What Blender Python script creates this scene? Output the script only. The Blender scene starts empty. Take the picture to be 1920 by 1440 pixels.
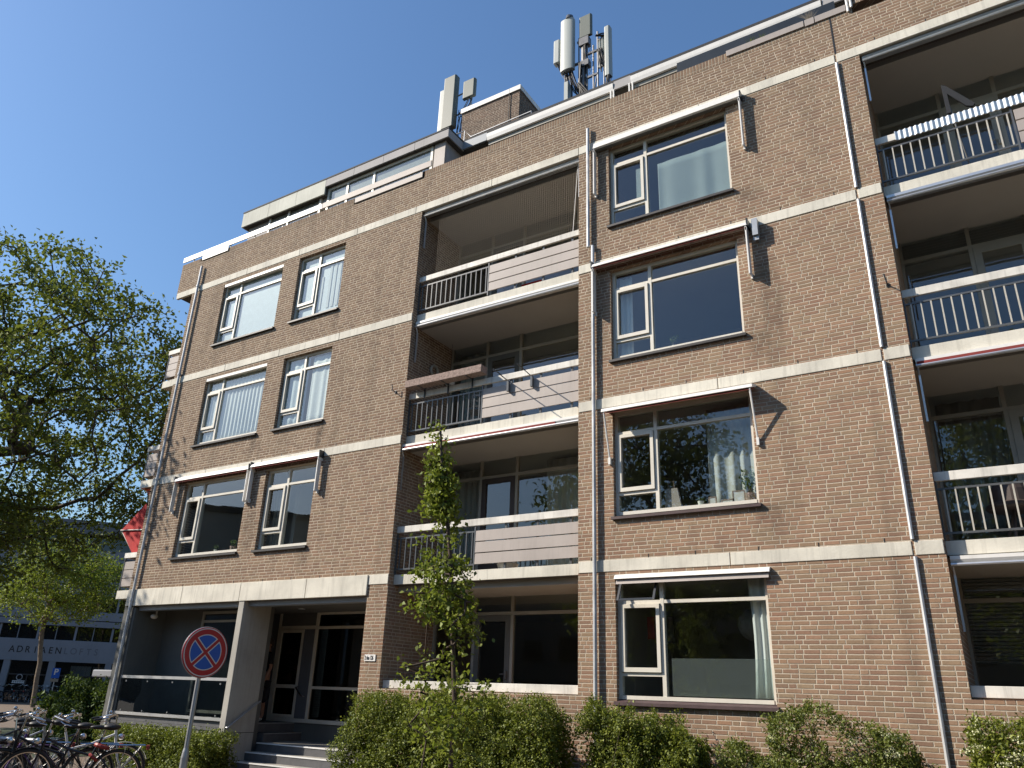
import bpy, math, random
import numpy as np
from mathutils import Vector, Matrix
R_ = math.radians
random.seed(7)
sc = bpy.context.scene
COL = sc.collection

# ------------------------------------------------------------------ camera, sky, sun, exposure
cam_d = bpy.data.cameras.new("camera"); cam = bpy.data.objects.new("camera", cam_d); COL.objects.link(cam)
cam_d.sensor_width = 36.0; cam_d.lens = 1449.0 * 36 / 1920; cam_d.clip_end = 2000; cam_d.clip_start = 0.1
a_, b_, c_ = R_(21.93), R_(-2.085), R_(32.735)
ry = Matrix.Rotation(c_, 3, 'Z') @ Matrix.Rotation(a_, 3, 'X') @ Matrix.Rotation(b_, 3, 'Y')
rt, fw, up = ry.col[0], ry.col[1], ry.col[2]
m = Matrix(((rt[0], up[0], -fw[0], 0), (rt[1], up[1], -fw[1], -11.5), (rt[2], up[2], -fw[2], 1.6), (0, 0, 0, 1)))
cam.matrix_world = m
sc.camera = cam

SUN = Vector((-1.6, -1.0, 1.36)).normalized()
world = bpy.data.worlds.new("World"); sc.world = world; world.use_nodes = True
wn = world.node_tree.nodes; wl = world.node_tree.links; wn.clear()
sky = wn.new('ShaderNodeTexSky'); sky.sky_type = 'NISHITA'; sky.sun_disc = False
sky.sun_elevation = math.asin(SUN.z); sky.sun_rotation = math.atan2(SUN.x, SUN.y)
sky.air_density = 1.55; sky.dust_density = 1.3; sky.ozone_density = 9.0; sky.altitude = 10
bg = wn.new('ShaderNodeBackground'); bg.inputs['Strength'].default_value = 0.105
wo = wn.new('ShaderNodeOutputWorld')
wl.new(sky.outputs[0], bg.inputs[0]); wl.new(bg.outputs[0], wo.inputs[0])
sd = bpy.data.lights.new("sun", 'SUN'); sd.energy = 4.9; sd.angle = R_(0.5); sd.color = (1.0, 0.905, 0.78)
sun = bpy.data.objects.new("sun", sd); COL.objects.link(sun)
sun.rotation_euler = (-SUN).to_track_quat('-Z', 'Y').to_euler()
sc.view_settings.view_transform = 'Standard'; sc.view_settings.look = 'None'
sc.view_settings.exposure = 0.56; sc.view_settings.gamma = 1.0
sc.cycles.max_bounces = 6; sc.cycles.transparent_max_bounces = 12
sc.cycles.use_denoising = True
sc.cycles.caustics_reflective = False; sc.cycles.caustics_refractive = False

# ------------------------------------------------------------------ node helpers and materials
class NT:
    def __init__(s, name):
        s.m = bpy.data.materials.new(name); s.m.use_nodes = True
        s.n = s.m.node_tree.nodes; s.l = s.m.node_tree.links
        s.b = s.n['Principled BSDF']; s.out = s.n['Material Output']
    def new(s, t, **k):
        o = s.n.new(t)
        for kk, v in k.items(): setattr(o, kk, v)
        return o
    def put(s, sock, v):
        if hasattr(v, 'is_linked') or isinstance(v, bpy.types.NodeSocket): s.l.new(v, sock)
        else: sock.default_value = v
    def math(s, op, a, b=0.0, c=None):
        o = s.new('ShaderNodeMath', operation=op); s.put(o.inputs[0], a); s.put(o.inputs[1], b)
        if c is not None: s.put(o.inputs[2], c)
        return o.outputs[0]
    def noise(s, vec, scale, detail=3.0, rough=0.55):
        o = s.new('ShaderNodeTexNoise'); s.l.new(vec, o.inputs['Vector'])
        o.inputs['Scale'].default_value = scale; o.inputs['Detail'].default_value = detail; o.inputs['Roughness'].default_value = rough
        return o.outputs['Fac']
    def ramp(s, f, stops, interp='LINEAR'):
        o = s.new('ShaderNodeValToRGB'); s.l.new(f, o.inputs[0]); cr = o.color_ramp; cr.interpolation = interp
        while len(cr.elements) < len(stops): cr.elements.new(0.5)
        for e, (p, c) in zip(cr.elements, stops): e.position = p; e.color = (*c, 1)
        return o.outputs[0]
    def mix(s, f, a, b, mode='MIX'):
        o = s.new('ShaderNodeMix', data_type='RGBA', blend_type=mode)
        s.put(o.inputs[0], f)
        for i, v in ((6, a), (7, b)):
            if isinstance(v, tuple): v = (*v, 1) if len(v) == 3 else v
            s.put(o.inputs[i], v)
        return o.outputs[2]
    def mrange(s, f, a, b, c=0.0, d=1.0, smooth=False):
        o = s.new('ShaderNodeMapRange', interpolation_type='SMOOTHSTEP' if smooth else 'LINEAR')
        s.put(o.inputs[0], f)
        for i, v in enumerate((a, b, c, d)): s.put(o.inputs[i + 1], v)
        return o.outputs[0]
    def bump(s, h, dist, strength=1.0):
        o = s.new('ShaderNodeBump'); s.l.new(h, o.inputs['Height']); o.inputs['Distance'].default_value = dist
        o.inputs['Strength'].default_value = strength; s.l.new(o.outputs[0], s.b.inputs['Normal']); return o
    def coord(s, kind='Object'):
        return s.new('ShaderNodeTexCoord').outputs[kind]

def vary(name, col, rough=0.6, amt=0.25, scale=3.0, metal=0.0, streak=0.0, bump=0.0, spec=0.5, fine=40.0):
    """plain surface with cloudy wear, optional vertical streaks of dirt and a fine grain"""
    t = NT(name); c = t.coord()
    n1 = t.noise(c, scale, 5); n2 = t.noise(c, fine, 3)
    dark = tuple(x * (1 - amt) for x in col); lite = tuple(min(1, x * (1 + amt * 0.5)) for x in col)
    k = t.mix(t.mrange(n1, 0.3, 0.7), dark, lite)
    k = t.mix(t.mrange(n2, 0.35, 0.75, 0.0, amt * 0.6), k, tuple(x * 0.6 for x in col))
    if streak:
        mp = t.new('ShaderNodeMapping'); mp.inputs['Scale'].default_value = (9, 9, 0.7); t.l.new(c, mp.inputs[0])
        n3 = t.noise(mp.outputs[0], 1.6, 5, 0.65)
        k = t.mix(t.mrange(n3, 0.5, 0.78, 0, streak), k, tuple(x * 0.35 for x in col))
    t.l.new(k, t.b.inputs['Base Color'])
    t.b.inputs['Roughness'].default_value = rough; t.b.inputs['Metallic'].default_value = metal
    t.b.inputs['Specular IOR Level'].default_value = spec
    if bump: t.bump(n2, bump)
    return t.m

def brick(name, stops, mortar, soldier=False, region=None, stains=()):
    t = NT(name); co = t.coord(); sp = t.new('ShaderNodeSeparateXYZ'); t.l.new(co, sp.inputs[0])
    wob = t.math('MULTIPLY', t.math('SUBTRACT', t.noise(co, 26, 2), 0.5), 0.006)
    x = t.math('ADD', t.math('ADD', sp.outputs[0], sp.outputs[1]), wob)
    wob2 = t.math('MULTIPLY', t.math('SUBTRACT', t.noise(co, 14, 2), 0.5), 0.007)
    z = t.math('ADD', sp.outputs[2], wob2)
    if soldier: x, z = t.math('ADD', z, -0.015 + 0.11), x
    H = 0.0625
    zr = t.math('DIVIDE', z, H); row = t.math('FLOOR', zr); dz = t.math('MULTIPLY', t.math('FRACT', zr), H)
    wn_ = t.new('ShaderNodeTexWhiteNoise', noise_dimensions='1D'); t.l.new(t.math('ADD', row, 0.37), wn_.inputs['W'])
    off = 0.0 if soldier else wn_.outputs['Value']
    P = 0.22 if soldier else 0.55
    u = t.math('ADD', t.math('DIVIDE', x, P), off); cell = t.math('FLOOR', u); f = t.math('MULTIPLY', t.math('FRACT', u), P)
    if soldier:
        k = 0.0; loc = f; w = 0.22
    else:
        k2 = t.math('GREATER_THAN', f, 0.44); k = t.math('ADD', t.math('GREATER_THAN', f, 0.22), k2)
        loc = t.math('SUBTRACT', f, t.math('MULTIPLY', k, 0.22)); w = t.math('SUBTRACT', 0.22, t.math('MULTIPLY', k2, 0.11))
    dx = t.math('MINIMUM', loc, t.math('SUBTRACT', w, loc)); dzz = t.math('MINIMUM', dz, t.math('SUBTRACT', H, dz))
    d = t.math('SMOOTH_MIN', dx, dzz, 0.006)
    rag = t.math('MULTIPLY', t.math('SUBTRACT', t.noise(co, 90, 2), 0.5), 0.006)
    msk = t.mrange(t.math('ADD', d, rag), 0.0045, 0.0095, 0, 1, True)
    cx = t.new('ShaderNodeCombineXYZ'); t.put(cx.inputs[0], cell); t.put(cx.inputs[1], row); t.put(cx.inputs[2], k)
    idn = t.new('ShaderNodeTexWhiteNoise', noise_dimensions='3D'); t.l.new(cx.outputs[0], idn.inputs[0])
    big = t.noise(co, 0.55, 3)
    v = t.math('ADD', t.math('ADD', t.math('MULTIPLY', idn.outputs['Value'], 0.62), 0.09), t.math('MULTIPLY', big, 0.22))
    colr = t.ramp(v, stops)
    ox = t.new('ShaderNodeMapping'); ox.inputs['Scale'].default_value = (0.9, 0.9, 3.2); t.l.new(co, ox.inputs[0])     # batches: warmer and greyer patches of courses
    pt = t.noise(ox.outputs[0], 1.0, 4, 0.65)
    colr = t.mix(t.mrange(pt, 0.56, 0.70, 0, 0.40), colr, (0.36, 0.19, 0.125)); colr = t.mix(t.mrange(pt, 0.44, 0.30, 0, 0.4), colr, (0.20, 0.155, 0.105))
    if region:                                    # left part of the wall was laid in a browner batch
        g = t.mrange(t.math('ADD', t.math('SUBTRACT', sp.outputs[2], t.math('MULTIPLY', sp.outputs[0], 0.62)), t.math('MULTIPLY', big, 5)), 9.5, 19.0, 0, 1, True)
        colr = t.mix(t.math('MULTIPLY', g, 0.75), colr, t.ramp(v, region))
    grain = t.noise(co, 160, 3); blot = t.noise(co, 30, 3)
    colr = t.mix(t.mrange(blot, 0.45, 0.8, 0, 0.35), colr, (0.12, 0.075, 0.055))
    colr = t.mix(t.mrange(grain, 0.5, 0.8, 0, 0.35), colr, (0.38, 0.30, 0.23))
    mp = t.new('ShaderNodeMapping'); mp.inputs['Scale'].default_value = (2.2, 2.2, 0.22); t.l.new(co, mp.inputs[0])
    st = t.mrange(t.noise(mp.outputs[0], 1.0, 6, 0.6), 0.52, 0.8, 0, 0.42)
    mcol = t.mix(t.mrange(t.noise(co, 3, 4), 0.3, 0.7), mortar, tuple(q * 0.72 for q in mortar))
    k_ = t.mix(msk, mcol, colr); k_ = t.mix(st, k_, (0.07, 0.058, 0.045))
    if stains:                                    # run-off marks below the sill ends
        acc = 0.0; sn = t.noise(co, 5, 5, 0.7); P3 = sp.outputs
        for (sx, sw, za, zb_, amt) in stains:
            gx = t.mrange(t.math('ABSOLUTE', t.math('SUBTRACT', P3[0], sx)), sw, sw * .25, 0, 1, True)
            gz = t.math('MULTIPLY', t.mrange(P3[2], zb_ - .1, zb_ + .45, 0, 1, True), t.mrange(P3[2], za + .12, za - .02, 0, 1, True))
            acc = t.math('ADD', acc, t.math('MULTIPLY', t.math('MULTIPLY', gx, gz), amt))
        k_ = t.mix(t.math('MULTIPLY', acc, t.mrange(sn, .3, .65)), k_, (0.045, 0.038, 0.032))
    t.l.new(k_, t.b.inputs['Base Color']); t.b.inputs['Roughness'].default_value = 0.92
    t.b.inputs['Specular IOR Level'].default_value = 0.15
    h = t.math('ADD', msk, t.math('MULTIPLY', grain, 0.35))
    h = t.math('ADD', h, t.math('MULTIPLY', idn.outputs['Value'], 0.45))
    t.bump(h, 0.007, 1.0)
    return t.m

def glass_mat(name, tint=(0.90, 0.93, 0.92), base=0.03, gain=1.25, milk=0.0):
    t = NT(name); t.n.remove(t.b); co = t.coord()
    fr = t.new('ShaderNodeFresnel'); fr.inputs[0].default_value = 1.6
    nz = t.noise(co, 1.3, 1); bp = t.new('ShaderNodeBump'); bp.inputs['Distance'].default_value = 0.004; bp.inputs['Strength'].default_value = 0.5
    t.l.new(nz, bp.inputs['Height'])
    gl = t.new('ShaderNodeBsdfGlossy'); gl.inputs['Roughness'].default_value = 0.01; gl.inputs[0].default_value = (0.95, 0.97, 1, 1)
    t.l.new(bp.outputs[0], gl.inputs['Normal'])
    tr = t.new('ShaderNodeBsdfTransparent'); tr.inputs[0].default_value = (*tint, 1)
    body = tr.outputs[0]
    if milk:
        df = t.new('ShaderNodeBsdfDiffuse'); df.inputs[0].default_value = (0.6, 0.63, 0.62, 1)
        mx0 = t.new('ShaderNodeMixShader'); mx0.inputs[0].default_value = milk
        t.l.new(body, mx0.inputs[1]); t.l.new(df.outputs[0], mx0.inputs[2]); body = mx0.outputs[0]
    f = t.math('MINIMUM', t.math('ADD', t.math('MULTIPLY', fr.outputs[0], gain), base), 1.0)
    gg = t.new('ShaderNodeNewGeometry'); f = t.math('MULTIPLY', f, t.math('SUBTRACT', 1.0, gg.outputs['Backfacing']))   # one mirror image per pane
    mx = t.new('ShaderNodeMixShader'); t.l.new(f, mx.inputs[0]); t.l.new(body, mx.inputs[1]); t.l.new(gl.outputs[0], mx.inputs[2])
    t.l.new(mx.outputs[0], t.out.inputs[0])
    return t.m

def leaf_mat(name, dark, lite, trans=0.35, var_scale=1.2):
    t = NT(name); t.n.remove(t.b); co = t.coord()
    geo = t.new('ShaderNodeNewGeometry')
    v = t.math('ADD', t.math('MULTIPLY', geo.outputs['Random Per Island'], 0.6), t.math('MULTIPLY', t.noise(co, var_scale, 2), 0.4))
    k = t.ramp(v, [(0.15, dark), (0.85, lite)])
    df = t.new('ShaderNodeBsdfDiffuse'); tl = t.new('ShaderNodeBsdfTranslucent'); gl = t.new('ShaderNodeBsdfGlossy')
    t.l.new(k, df.inputs[0]); t.l.new(t.mix(0.5, k, (0.22, 0.30, 0.03)), tl.inputs[0])
    gl.inputs[0].default_value = (0.9, 1, 0.85, 1); gl.inputs['Roughness'].default_value = 0.55
    m1 = t.new('ShaderNodeMixShader'); m1.inputs[0].default_value = trans; t.l.new(df.outputs[0], m1.inputs[1]); t.l.new(tl.outputs[0], m1.inputs[2])
    m2 = t.new('ShaderNodeMixShader'); m2.inputs[0].default_value = 0.03; t.l.new(m1.outputs[0], m2.inputs[1]); t.l.new(gl.outputs[0], m2.inputs[2])
    t.l.new(m2.outputs[0], t.out.inputs[0])
    return t.m

BR = [(0.03, (0.19, 0.118, 0.082)), (0.2, (0.25, 0.158, 0.108)), (0.34, (0.285, 0.17, 0.115)), (0.48, (0.27, 0.19, 0.122)), (0.62, (0.34, 0.205, 0.135)), (0.75, (0.32, 0.23, 0.148)), (0.88, (0.33, 0.165, 0.10)), (1.0, (0.36, 0.27, 0.175))]
BRL = [(0.05, (0.10, 0.072, 0.054)), (0.3, (0.16, 0.112, 0.08)), (0.6, (0.20, 0.142, 0.098)), (1.0, (0.245, 0.18, 0.122))]
STAINS = [(-12.42, .16, 7.15, 6.35, .8), (-14.60, .12, 7.15, 6.5, .6), (-16.92, .10, 7.1, 6.6, .5), (-12.42, .18, 4.34, 3.75, .55), (-2.80, .32, 4.30, 3.70, .6), (-2.75, .28, 7.1, 6.5, .5),
          (-2.72, .25, 9.9, 9.35, .5), (-14.25, .30, 5.2, 4.2, .45), (-2.45, .22, 8.4, 6.9, .35), (-12.4, .15, 9.95, 9.3, .5), (-5.5, .2, 11.6, 9.4, .35), (-5.5, .2, 8.8, 7.0, .35)]
M = {}
M['brick'] = brick('brown_brick', BR, (0.54, 0.46, 0.36), region=BRL, stains=STAINS)
M['soldier'] = brick('soldier_brick', BR, (0.42, 0.36, 0.28), soldier=True, region=BRL)
M['brickdark'] = brick('dark_brick', [(0, (0.06, 0.045, 0.04)), (0.5, (0.13, 0.09, 0.07)), (1, (0.2, 0.14, 0.105))], (0.42, 0.36, 0.29))
M['band'] = vary('pale_concrete', (0.68, 0.645, 0.55), 0.85, 0.22, 1.6, streak=0.5, bump=0.002)
M['rail'] = vary('white_rail_paint', (0.74, 0.71, 0.64), 0.7, 0.28, 2.5, streak=0.6)
M['render'] = vary('grey_render', (0.40, 0.38, 0.335), 0.9, 0.18, 1.2, streak=0.35, bump=0.002)
M['shadegrey'] = vary('shaded_grey_render', (0.13, 0.13, 0.12), 0.9, 0.15, 1.0, streak=0.2)  # darker copy of the render, porch shade put into its colour
M['bluegrey'] = vary('shaded_blue_grey', (0.26, 0.29, 0.32), 0.5, 0.12, 1.0)  # porch beam: bluish dimness under the fascia put into the colour
M['frame'] = vary('cream_frame_paint', (0.68, 0.64, 0.55), 0.45, 0.10, 2.0, streak=0.15)
M['framegrey'] = vary('grey_beige_frame', (0.34, 0.32, 0.27), 0.5, 0.12, 2.0)
M['white'] = vary('white_paint', (0.78, 0.76, 0.72), 0.45, 0.08, 2.0, streak=0.12)
M['sill'] = vary('dark_sill_tile', (0.035, 0.03, 0.028), 0.5, 0.3, 5.0)
M['silltile'] = vary('purple_sill_brick', (0.075, 0.045, 0.045), 0.6, 0.3, 8.0)
M['blackmetal'] = vary('black_painted_steel', (0.02, 0.024, 0.028), 0.35, 0.2, 6.0)
M['railmetal'] = vary('railing_steel', (0.10, 0.105, 0.11), 0.28, 0.15, 6.0)
M['alu'] = vary('aluminium', (0.62, 0.62, 0.62), 0.38, 0.12, 3.0, metal=0.75)
M['zinc'] = vary('zinc_pipe', (0.52, 0.53, 0.54), 0.5, 0.25, 4.0, metal=0.35, streak=0.4)
M['panel'] = vary('pink_grey_board', (0.36, 0.315, 0.285), 0.6, 0.10, 1.5, streak=0.22)
M['eternit'] = vary('fibre_cement', (0.56, 0.56, 0.49), 0.85, 0.14, 1.2, streak=0.35)
M['eterniteg'] = vary('purple_grey_panel', (0.36, 0.345, 0.34), 0.8, 0.10, 1.5, streak=0.2)
M['roof'] = vary('bitumen', (0.022, 0.024, 0.028), 0.8, 0.2, 3.0)
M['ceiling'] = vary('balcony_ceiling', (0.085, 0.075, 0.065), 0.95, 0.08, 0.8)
M['inside'] = vary('room_wall', (0.42, 0.40, 0.37), 0.95, 0.06, 1.0)
M['floor'] = vary('room_floor', (0.14, 0.10, 0.07), 0.8, 0.2, 2.0)
M['curtain'] = vary('white_curtain', (0.72, 0.73, 0.72), 0.95, 0.05, 1.5)
M['sheer'] = vary('grey_curtain', (0.42, 0.43, 0.41), 0.95, 0.10, 1.5)
M['frost'] = vary('frosted_film', (0.50, 0.56, 0.60), 0.6, 0.10, 7.0, fine=120)
M['screen'] = vary('green_grey_screen', (0.27, 0.32, 0.325), 0.8, 0.10, 0.9)
M['blind'] = vary('blind_slats', (0.20, 0.19, 0.17), 0.7, 0.1, 2.0)
M['darkbrown'] = vary('dark_brown_wood', (0.06, 0.045, 0.04), 0.6, 0.2, 3.0)
M['redcloth'] = vary('red_cloth', (0.42, 0.006, 0.006), 0.8, 0.25, 3.0)
M['orangecloth'] = vary('orange_cloth', (0.70, 0.11, 0.03), 0.8, 0.2, 3.0)
M['awnred'] = vary('dark_red_awning', (0.22, 0.03, 0.025), 0.85, 0.2, 4.0)
M['rust'] = vary('weathered_planter', (0.34, 0.25, 0.21), 0.9, 0.6, 30.0, fine=60)
M['tile'] = vary('dark_stair_tile', (0.10, 0.10, 0.105), 0.55, 0.2, 9.0, fine=60)
M['tiletop'] = vary('stair_tread', (0.33, 0.315, 0.28), 0.7, 0.15, 9.0)
M['nosing'] = vary('white_nosing', (0.75, 0.75, 0.73), 0.6, 0.1, 5.0)
M['galv'] = vary('galvanised_steel', (0.40, 0.41, 0.42), 0.45, 0.2, 5.0, metal=0.6)
M['signred'] = vary('sign_red', (0.40, 0.006, 0.018), 0.3, 0.05, 2.0)
M['signblue'] = vary('sign_blue', (0.003, 0.085, 0.42), 0.3, 0.05, 2.0)
M['signwhite'] = vary('sign_white', (0.62, 0.60, 0.58), 0.4, 0.05, 2.0)
M['black'] = vary('black_rubber', (0.012, 0.012, 0.013), 0.5, 0.2, 5.0)
M['lightblack'] = vary('black_gloss_paint', (0.014, 0.014, 0.018), 0.22, 0.2, 5.0)
M['chrome'] = vary('chrome', (0.62, 0.60, 0.58), 0.2, 0.1, 5.0, metal=1.0)
M['spoke'] = vary('spoke_steel', (0.42, 0.42, 0.42), 0.3, 0.1, 5.0, metal=0.9)
M['violet'] = vary('violet_cloth', (0.12, 0.05, 0.22), 0.7, 0.2, 5.0)
M['redplastic'] = vary('red_lock', (0.28, 0.03, 0.025), 0.5, 0.3, 9.0)
M['antenna'] = vary('antenna_grey', (0.13, 0.145, 0.12), 0.5, 0.08, 1.0)
M['antlight'] = vary('antenna_pale', (0.42, 0.44, 0.41), 0.45, 0.08, 1.0)
M['mastmetal'] = vary('weathered_mast_steel', (0.17, 0.17, 0.175), 0.5, 0.3, 9.0, metal=0.3)
M['barlit'] = vary('sunlit_railing_bar', (0.50, 0.47, 0.40), 0.35, 0.1, 6.0)  # lit copy of the railing steel: bright highlights put into the colour
M['corr'] = vary('corrugated_plastic', (0.52, 0.60, 0.68), 0.4, 0.08, 6.0)
M['cable'] = vary('black_cable', (0.015, 0.015, 0.016), 0.6, 0.2, 9.0)
M['net'] = vary('bird_net_cord', (0.26, 0.22, 0.17), 0.9, 0.1, 9.0)
M['skin'] = vary('skin', (0.42, 0.22, 0.15), 0.55, 0.1, 5.0)
M['darkcloth'] = vary('dark_cloth', (0.018, 0.018, 0.022), 0.9, 0.2, 9.0)
M['hair'] = vary('brown_hair', (0.05, 0.032, 0.02), 0.7, 0.2, 20.0)
M['bgwhite'] = vary('pale_cladding', (0.21, 0.22, 0.245), 0.7, 0.10, 0.6, streak=0.2)
M['bggrey'] = vary('grey_cladding', (0.13, 0.135, 0.15), 0.7, 0.10, 0.6, streak=0.2)
M['bark'] = vary('grey_bark', (0.085, 0.068, 0.05), 0.95, 0.45, 9.0, bump=0.01)
M['barkpale'] = vary('pale_bark', (0.19, 0.145, 0.10), 0.95, 0.4, 9.0, bump=0.01)
M['twig'] = vary('twig_bark', (0.075, 0.052, 0.038), 0.9, 0.3, 20.0)
M['leafplane'] = leaf_mat('plane_leaf', (0.050, 0.065, 0.012), (0.20, 0.205, 0.035), 0.34)
M['leaflight'] = leaf_mat('young_leaf', (0.085, 0.125, 0.010), (0.26, 0.29, 0.03), 0.42)
M['leafhorn'] = leaf_mat('hornbeam_leaf', (0.09, 0.125, 0.014), (0.28, 0.31, 0.045), 0.4)
M['leafhedge'] = leaf_mat('hedge_leaf', (0.030, 0.050, 0.006), (0.24, 0.265, 0.030), 0.26, 6.0)
M['leafhedge2'] = leaf_mat('shrub_leaf', (0.05, 0.075, 0.012), (0.19, 0.21, 0.035), 0.28, 4.0)
M['leafdark'] = leaf_mat('dark_shrub_leaf', (0.018, 0.042, 0.010), (0.075, 0.12, 0.018), 0.25, 3.0)
M['leafhouse'] = leaf_mat('house_plant_leaf', (0.05, 0.09, 0.03), (0.14, 0.20, 0.06), 0.3, 4.0)
M['flower'] = leaf_mat('pale_flower', (0.42, 0.44, 0.24), (0.66, 0.66, 0.42), 0.2, 5.0)
M['glass'] = glass_mat('window_glass')
M['glassdark'] = glass_mat('dark_glass', tint=(0.45, 0.48, 0.48), base=0.02, gain=1.0)
M['glassmilk'] = glass_mat('etched_glass', base=0.0, gain=0.1, milk=0.10)
M['glassbal'] = glass_mat('balustrade_glass', tint=(0.45, 0.5, 0.5), base=0.02, gain=1.1)
M['asphalt'] = vary('asphalt', (0.055, 0.055, 0.055), 0.9, 0.25, 1.5, bump=0.004)
M['soil'] = vary('bed_soil', (0.05, 0.038, 0.027), 0.95, 0.4, 6.0, bump=0.02)
M['grass'] = vary('lawn', (0.035, 0.05, 0.015), 0.95, 0.5, 7.0, bump=0.02)

def paving():
    t = NT('clinker_paving'); co = t.coord(); b = t.new('ShaderNodeTexBrick'); t.l.new(co, b.inputs[0])
    b.inputs['Scale'].default_value = 1.0; b.inputs['Brick Width'].default_value = 0.21; b.inputs['Row Height'].default_value = 0.07
    b.inputs['Mortar Size'].default_value = 0.006
    b.inputs['Color1'].default_value = (0.15, 0.105, 0.075, 1); b.inputs['Color2'].default_value = (0.19, 0.135, 0.09, 1); b.inputs['Mortar'].default_value = (0.10, 0.085, 0.065, 1)
    k = t.mix(t.mrange(t.noise(co, 0.8, 5), 0.35, 0.7, 0, 0.5), b.outputs[0], (0.12, 0.095, 0.07))
    t.l.new(k, t.b.inputs['Base Color']); t.b.inputs['Roughness'].default_value = 0.9
    return t.m
M['paving'] = paving()

# ------------------------------------------------------------------ mesh builder
def link(name, me, mat, parent=None):
    o = bpy.data.objects.new(name, me); COL.objects.link(o)
    if mat is not None:
        if isinstance(mat, (list, tuple)):
            for q in mat: me.materials.append(M[q])
        else: me.materials.append(M[mat])
    if parent is not None:
        o.parent = parent
        if parent.get('wpos') is not None:          # meshes of a fixed thing are modelled in world coordinates
            o.matrix_parent_inverse = Matrix.Translation(-Vector(parent['wpos']))
    return o

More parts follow.
